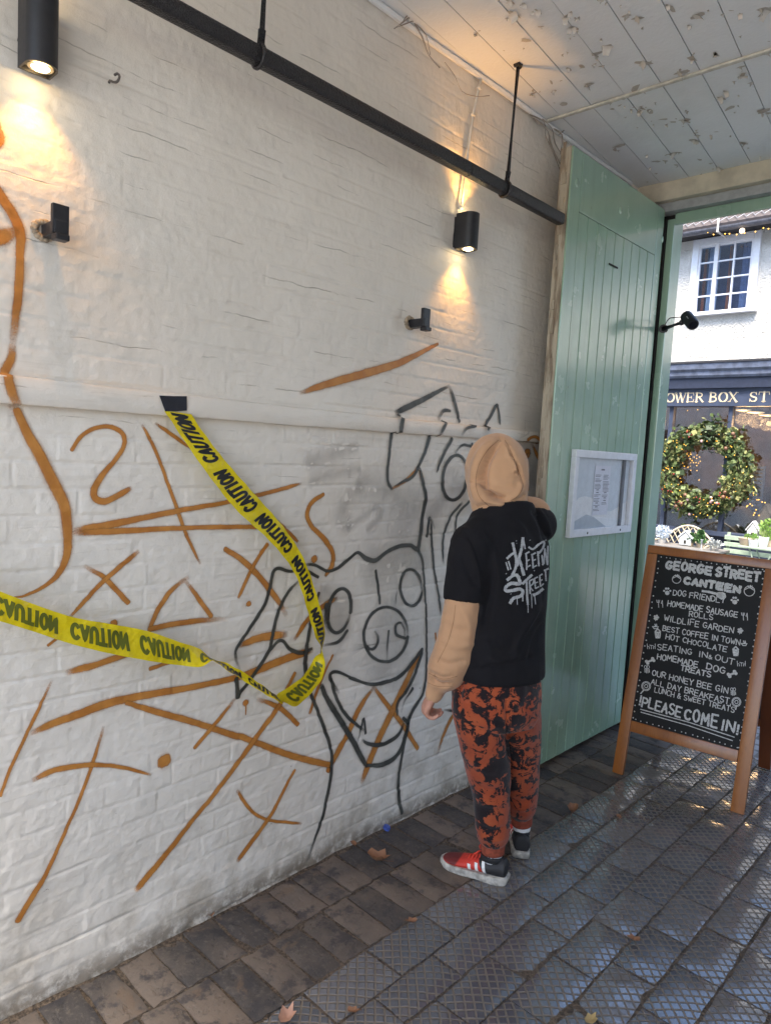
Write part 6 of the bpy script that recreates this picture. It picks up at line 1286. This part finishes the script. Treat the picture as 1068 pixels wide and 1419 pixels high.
# print on the back, laid on the cloth
dg = bpy.context.evaluated_depsgraph_get(); bvh = BVHTree.FromObject(tee, dg); TL = Vector(wloc(tee))
def on_tee(px, py, lift):
    d = Vector(ray(px, py)).normalized(); hit, nrm, i_, ds_ = bvh.ray_cast(Vector(CAM) - TL, d)
    return None if hit is None else np.array(hit + TL + nrm * lift)
TP = [(((428, 560), (440, 600), (452, 640)), 14), (((452, 550), (464, 590), (475, 632)), 14), (((436, 528), (475, 490), (508, 470)), 24), (((492, 368), (508, 440), (528, 540), (520, 620), (488, 688)), 26), (((535, 600), (560, 500), (580, 420), (593, 318)), 27), (((593, 318), (604, 380), (614, 432)), 15), (((552, 520), (578, 600), (602, 692)), 28),
 (((622, 480), (628, 560), (628, 638)), 16), (((612, 482), (655, 458)), 15), (((628, 552), (658, 535)), 13), (((628, 612), (668, 590)), 14), (((680, 478), (688, 550), (692, 622)), 17), (((672, 492), (718, 468)), 15), (((686, 548), (718, 533)), 13), (((690, 612), (728, 592)), 14),
 (((735, 455), (742, 530), (748, 602)), 18), (((645, 412), (690, 432), (745, 388), (792, 362), (797, 392), (775, 440), (742, 478)), 20), (((777, 490), (786, 592)), 16), (((806, 425), (798, 580)), 15), (((806, 425), (830, 585)), 15), (((832, 590), (836, 400)), 15),
 (((548, 688), (500, 690), (436, 738)), 28), (((540, 690), (562, 770), (480, 768), (424, 808), (432, 842), (500, 836), (562, 824), (592, 850), (570, 892), (500, 916), (464, 968)), 32),
 (((585, 775), (640, 722), (682, 682)), 25), (((628, 750), (632, 880), (640, 980)), 20), (((640, 960), (642, 1058)), 7), (((655, 738), (662, 872)), 15), (((655, 748), (692, 728), (692, 770), (664, 800), (692, 842)), 14), (((705, 720), (716, 822)), 15), (((703, 722), (738, 704)), 13), (((712, 766), (738, 754)), 12), (((715, 818), (748, 800)), 13),
 (((755, 692), (762, 802)), 15), (((753, 694), (782, 676)), 13), (((760, 742), (782, 730)), 12), (((760, 800), (794, 768)), 13), (((798, 645), (845, 622)), 18), (((812, 640), (818, 745)), 15), (((690, 885), (740, 862), (792, 818)), 26), (((676, 870), (680, 1012)), 8), (((706, 890), (716, 975)), 8), (((535, 915), (538, 978)), 8), (((590, 860), (590, 945)), 12),
 (((527, 350), (530, 356)), 12), (((659, 343), (662, 349)), 14), (((428, 670), (432, 676)), 12), (((474, 870), (478, 874)), 10), (((815, 345), (820, 350)), 12), (((530, 376), (533, 379)), 8), (((700, 640), (706, 648)), 9), (((560, 700), (566, 706)), 8)]
V = []; F = []; n = 0; r4 = np.random.default_rng(9)
for si, (P, wd) in enumerate(TP):
    Q = spline([(640 + x / 7.093, 700 + y / 7.093) for x, y in P], .6); w = wd / 7.093 / 2 * (1 + .12 * r4.normal(size=len(Q))); t = np.gradient(Q, axis=0); t /= np.linalg.norm(t, axis=1)[:, None] + 1e-9; nr = np.stack([-t[:, 1], t[:, 0]], -1)
    prev = None
    for i in range(len(Q)):
        a = [on_tee(*(Q[i] + nr[i] * w[i] * k), .0022 + .00012 * (si % 9)) for k in (1, 0, -1)]
        if any(x is None for x in a): prev = None; continue
        V += a; cur = n; n += 3
        if prev is not None and max(np.linalg.norm(V[cur + k] - V[prev + k]) for k in range(3)) < .03: F += [(prev, prev + 1, cur + 1, cur), (prev + 1, prev + 2, cur + 2, cur + 1)]
        prev = cur
mk('back_print', V, F, simple('grey_print', (.36, .37, .38), .75, var=.18, scale=90), tee, smooth=True)['label'] = 'grey graffiti lettering KEEPIN STREET'
# ---- joggers
s = Sh('tie_dye_fleece'); q1 = s.noise(17, 7, .64, None, 1.3); q2 = s.noise(6.5, 3); q3 = s.noise(55, 5, .7)
k = s.ma('ADD', s.ma('ADD', q1, s.ma('MULTIPLY', s.ma('SUBTRACT', q2, .5), .6)), s.ma('MULTIPLY', s.ma('SUBTRACT', q3, .5), .34))
blk = s.ss(k, .468, .522); c = s.mix(s.ss(q2, .3, .7), (.27, .050, .020), (.37, .085, .031)); c = s.mix(s.ma('MULTIPLY', s.ss(q3, .5, .7), .3), c, (.38, .115, .055))
s.set(Base_Color=s.mix(blk, c, (.012, .008, .010)), Roughness=.9, Specular_IOR_Level=.2, Sheen_Weight=.15, Normal=s.bump(s.ma('ADD', s.noise(900, 2), s.ma('MULTIPLY', s.noise(22, 4), 2.5)), .3, .0018)); M_JOG = s.m
h = MB()
h.loft([ringR(pt(689, 915), .166, .140), ringR(pt(688, 940), .172, .148), ringR(pt(687, 965), .174, .152), ringR(pt(688, 985), .165, .145), ringR(pt(690, 1000), .13, .12)], 28, 2.2)
limb(h, [(pt(661, 975, -.04), .099), (pt(667, 1010, -.02), .098), (pt(673, 1045, .01), .092), (pt(679, 1085, .04), .078), (pt(682, 1125, .065), .071), (pt(682.5, 1150, .08), .066), (pt(682.5, 1160, .085), .060), (pt(682.5, 1164, .09), .046), (pt(682.5, 1166, .09), .040)], 26)
limb(h, [(pt(708, 950, .02), .100), (pt(713, 985, .055), .100), (pt(717, 1015, .11), .090)], 26)
limb(h, [(pt(714, 975, .07), .094), (pt(717, 1010, .11), .094), (pt(719, 1045, .15), .087), (pt(721.5, 1085, .20), .073), (pt(722, 1110, .235), .067), (pt(722, 1120, .25), .059), (pt(721.5, 1125, .27), .046), (pt(721.5, 1127, .275), .038)], 26)
me = remesh(h, .0064, 6, .5); V, N = mesh_np(me)
V = crease(V, N, [([(700, 965), (703, 990), (704, 1020), (706, 1060)], -.014, 3), ([(702, 995), (716, 985), (732, 980)], -.006, 4), ([(704, 1008), (690, 1000), (672, 1002)], -.006, 4), ([(640, 945), (637, 970), (642, 990)], -.007, 3), ([(660, 1088), (680, 1096), (702, 1092)], -.006, 5), ([(662, 1108), (682, 1116), (704, 1110)], .005, 5), ([(664, 1145), (682, 1152), (702, 1146)], -.006, 3.5), ([(663, 1158), (682, 1164), (702, 1160)], .006, 3.5), ([(708, 1118), (722, 1122), (736, 1118)], .006, 3.5), ([(708, 1108), (722, 1112), (738, 1106)], -.006, 4), ([(650, 1050), (668, 1066), (690, 1068)], .005, 6), ([(708, 1050), (724, 1060), (740, 1056)], -.004, 5), ([(725, 940), (722, 965), (710, 985)], .005, 5)])
V = V + N * (fbm(V[:, 0] * 12, V[:, 1] * 12, V[:, 2] * 12, 25, 2) * .006)[:, None]
set_np(me, V); jog = finish('joggers', me, M_JOG)
M_CUFF = simple('rust_rib_knit', (.26, .055, .028), .9, var=.25, scale=60, bump=.6, bscale=300)
b = MB(); limb(b, [(pt(682.5, 1162, .09), .0505), (pt(682.5, 1180, .095), .0460)], 22, caps=False); b.build('ankle_cuff', M_CUFF, jog, smooth=True)
b = MB(); limb(b, [(pt(722, 1123, .275), .0470), (pt(722.5, 1141, .285), .0430)], 22, caps=False); b.build('ankle_cuff', M_CUFF, jog, smooth=True)
# ---- trainers
M_SOLE = simple('scuffed_white_rubber', (.40, .38, .34), .65, var=.35, scale=50); M_STR = simple('white_stripe', (.78, .77, .75), .5, var=.08); M_SOCK = simple('white_sock', (.70, .70, .72), .9, bump=.5, bscale=300)
def shoe(heel, toe, label, ank):
    heel = np.array([heel[0], heel[1], 0.]); toe = np.array([toe[0], toe[1], 0.]); d = toe - heel; L = np.linalg.norm(d); d /= L; sd_ = np.cross(UPV, d)            # sd_: left side of the foot
    t = MB()
    s = Sh('red_and_black_upper'); at = s.attr('along'); hz = s.attr('high'); n_ = s.noise(60, 3)
    edge = s.ma('ADD', at, s.ma('MULTIPLY', hz, -.22)); red = s.mix(n_, (.50, .028, .018), (.64, .050, .030)); maroon = s.mix(n_, (.10, .012, .014), (.17, .022, .022))
    c = s.mix(s.ss(edge, .245, .255), (.014, .014, .016), red); c = s.mix(s.ma('MULTIPLY', s.ss(s.ma('ADD', at, s.ma('MULTIPLY', hz, .20)), .80, .83), s.ss(hz, .28, .36)), c, maroon)
    s.set(Base_Color=c, Roughness=.62, Normal=s.bump(s.noise(420, 2), .4, .001)); up = s.m
    prof = [(-.0, .030, .030, .085), (.03, .034, .024, .100), (.10, .036, .024, .099), (.20, .037, .024, .090), (.30, .038, .024, .088), (.42, .040, .024, .080), (.55, .043, .023, .068), (.68, .046, .022, .057), (.80, .045, .021, .049), (.90, .039, .021, .043), (.97, .026, .022, .036), (1.0, .012, .024, .030)]
    V = []; al = []; hi = []; n = 20; F = []
    for u, w, z0, z1 in prof:
        for k in range(n):
            a = 2 * math.pi * k / n; x = math.cos(a); z = math.sin(a); x = math.copysign(abs(x) ** .8, x); zz = (z0 + z1) / 2 + (z1 - z0) / 2 * math.copysign(abs(z) ** .85, z); nar = 1 - .34 * max(0, z) * (1 if u < .5 else .5)
            V.append(heel + d * L * (u * .955 + .02) + sd_ * w * x * nar + UPV * zz); al.append(u); hi.append(zz / .1)
    for i in range(len(prof) - 1): F += [(i * n + k, i * n + (k + 1) % n, (i + 1) * n + (k + 1) % n, (i + 1) * n + k) for k in range(n)]
    F += [tuple(range(n))[::-1], tuple((len(prof) - 1) * n + k for k in range(n))]
    sh = mk('trainer', V, F, up, man, smooth=True, attrs={'along': al, 'high': hi}); sh['label'] = label
    sb = sh.modifiers.new('round', 'SUBSURF'); sb.levels = 2; sb.render_levels = 2
    out = [(0.0, .026), (.02, .033), (.08, .038), (.2, .041), (.32, .040), (.45, .040), (.58, .045), (.72, .049), (.84, .047), (.93, .038), (.98, .024), (1.0, .010)]
    poly = [(u, w) for u, w in out] + [(u, -w * .94) for u, w in out[::-1]]; m = len(poly); V = []
    for z, sc in ((.004, .96), (.009, 1.0), (.021, 1.0), (.027, .95)):
        for u, w in poly: ze = z + (.010 * max(0, (u - .8) / .2) ** 2 if z < .02 else .006 * max(0, (u - .8) / .2)) + (.004 * max(0, .12 - u) / .12 if z < .02 else .008 * max(0, .25 - u) / .25); V.append(heel + d * L * (.5 + (u - .5) * sc) + sd_ * w * sc + UPV * (ze - (.004 if z < .005 else 0)))
    F = [tuple(range(m))[::-1], tuple(range(3 * m, 4 * m))] + [(r * m + i, r * m + (i + 1) % m, (r + 1) * m + (i + 1) % m, (r + 1) * m + i) for r in range(3) for i in range(m)]
    mk('sole', V, F, M_SOLE, sh, angle=50)
    dg = bpy.context.evaluated_depsgraph_get(); dg.update(); bv_ = BVHTree.FromObject(sh, dg); TL_ = Vector(wloc(sh))
    def onshoe(u, z, sgn, lift=.0016):
        o = heel + d * L * u + UPV * z + sd_ * sgn * .12; h_, n_, i_, ds_ = bv_.ray_cast(Vector(o) - TL_, Vector(-sd_ * sgn)); return np.array(h_ + TL_ + n_ * lift) if h_ is not None else o - sd_ * sgn * .08
    for sgn in (1, -1):
        V = []; F = []
        for k in range(3):
            u0 = .31 + .105 * k; n0 = len(V)
            for j in range(9):
                z = .033 + (.074 - .010 * k - .033) * j / 8; u = u0 + (z - .033) * .85
                for e in (-.022, 0, .022): V.append(onshoe(u + e, z, sgn))
            for j in range(8): F += [(n0 + j * 3 + q, n0 + j * 3 + q + 1, n0 + j * 3 + q + 4, n0 + j * 3 + q + 3) for q in range(2)]
        mk('side_stripes', V, F, M_STR, sh, smooth=True)
    b = MB()
    for k in range(5):
        u = .40 + .055 * k; zt_ = .096 - .010 * k; b.tube(spline([heel + d * L * (u + .01) + sd_ * .026 + UPV * (zt_ - .010), heel + d * L * u + UPV * (zt_ + .0035), heel + d * L * (u - .01) - sd_ * .026 + UPV * (zt_ - .010)], .006), .0034, 6)
    for s_ in (1, -1): b.tube(spline([heel + d * L * .40 + UPV * .100, heel + d * L * .42 + sd_ * s_ * .03 + UPV * .112, heel + d * L * .48 + sd_ * s_ * .036 + UPV * .096, heel + d * L * .44 + sd_ * s_ * .012 + UPV * .100], .006), .003, 6)
    b.build('laces', simple('red_lace', (.66, .055, .03), .7), sh, smooth=True)
    b = MB(); c0 = heel + d * L * .26; b.loft([(c0 + UPV * .078, d * .050, sd_ * .034), (c0 + UPV * .096, d * .047, sd_ * .035), (c0 + UPV * .101, d * .043, sd_ * .031), (c0 + UPV * .084, d * .036, sd_ * .026)], 20); b.build('collar', simple('black_padding', (.016, .016, .018), .8), sh, smooth=True)
    b = MB(); b.loft([(c0 + UPV * .07, d * .040, sd_ * .030), (np.array([ank[0] * .5 + c0[0] * .5, ank[1] * .5 + c0[1] * .5, .100]), d * .040, sd_ * .036), (np.array([ank[0], ank[1], .122]), d * .040, sd_ * .039), (np.array([ank[0], ank[1], .16]), d * .038, sd_ * .037)], 18); b.build('sock', M_SOCK, sh, smooth=True)
    return sh
shoe((.603, 2.262), (.336, 2.178), 'red left trainer with three white side stripes and black heel', pt(682.5, 1180, .095))
shoe((.548, 2.440), (.385, 2.655), 'right trainer seen from its black heel', pt(722.5, 1141, .29))
# tattoo on the back of the hand
bvb = BVHTree.FromObject(body, bpy.context.evaluated_depsgraph_get()); V = []; F = []
for P in ([(589, 956), (591, 960), (594, 963)], [(590, 962), (594, 966), (599, 967)], [(594, 959), (596, 964), (599, 964)], [(588, 952), (590, 956)]):
    prev = None
    for q in spline(P, .8):
        a = []
        for k in (-.8, .8):
            h_, n_, i_, d_ = bvb.ray_cast(Vector(CAM) - Vector(wloc(body)), Vector(ray(q[0], q[1] + k)).normalized()); a.append(None if h_ is None else np.array(h_ + Vector(wloc(body)) + n_ * .0006))
        if any(x is None for x in a): prev = None; continue
        V += a
        if prev is not None: F.append((prev, prev + 1, len(V) - 1, len(V) - 2))
        prev = len(V) - 2
if F: mk('tattoo', V, F, simple('tattoo_ink', (.05, .04, .045), .6), body)
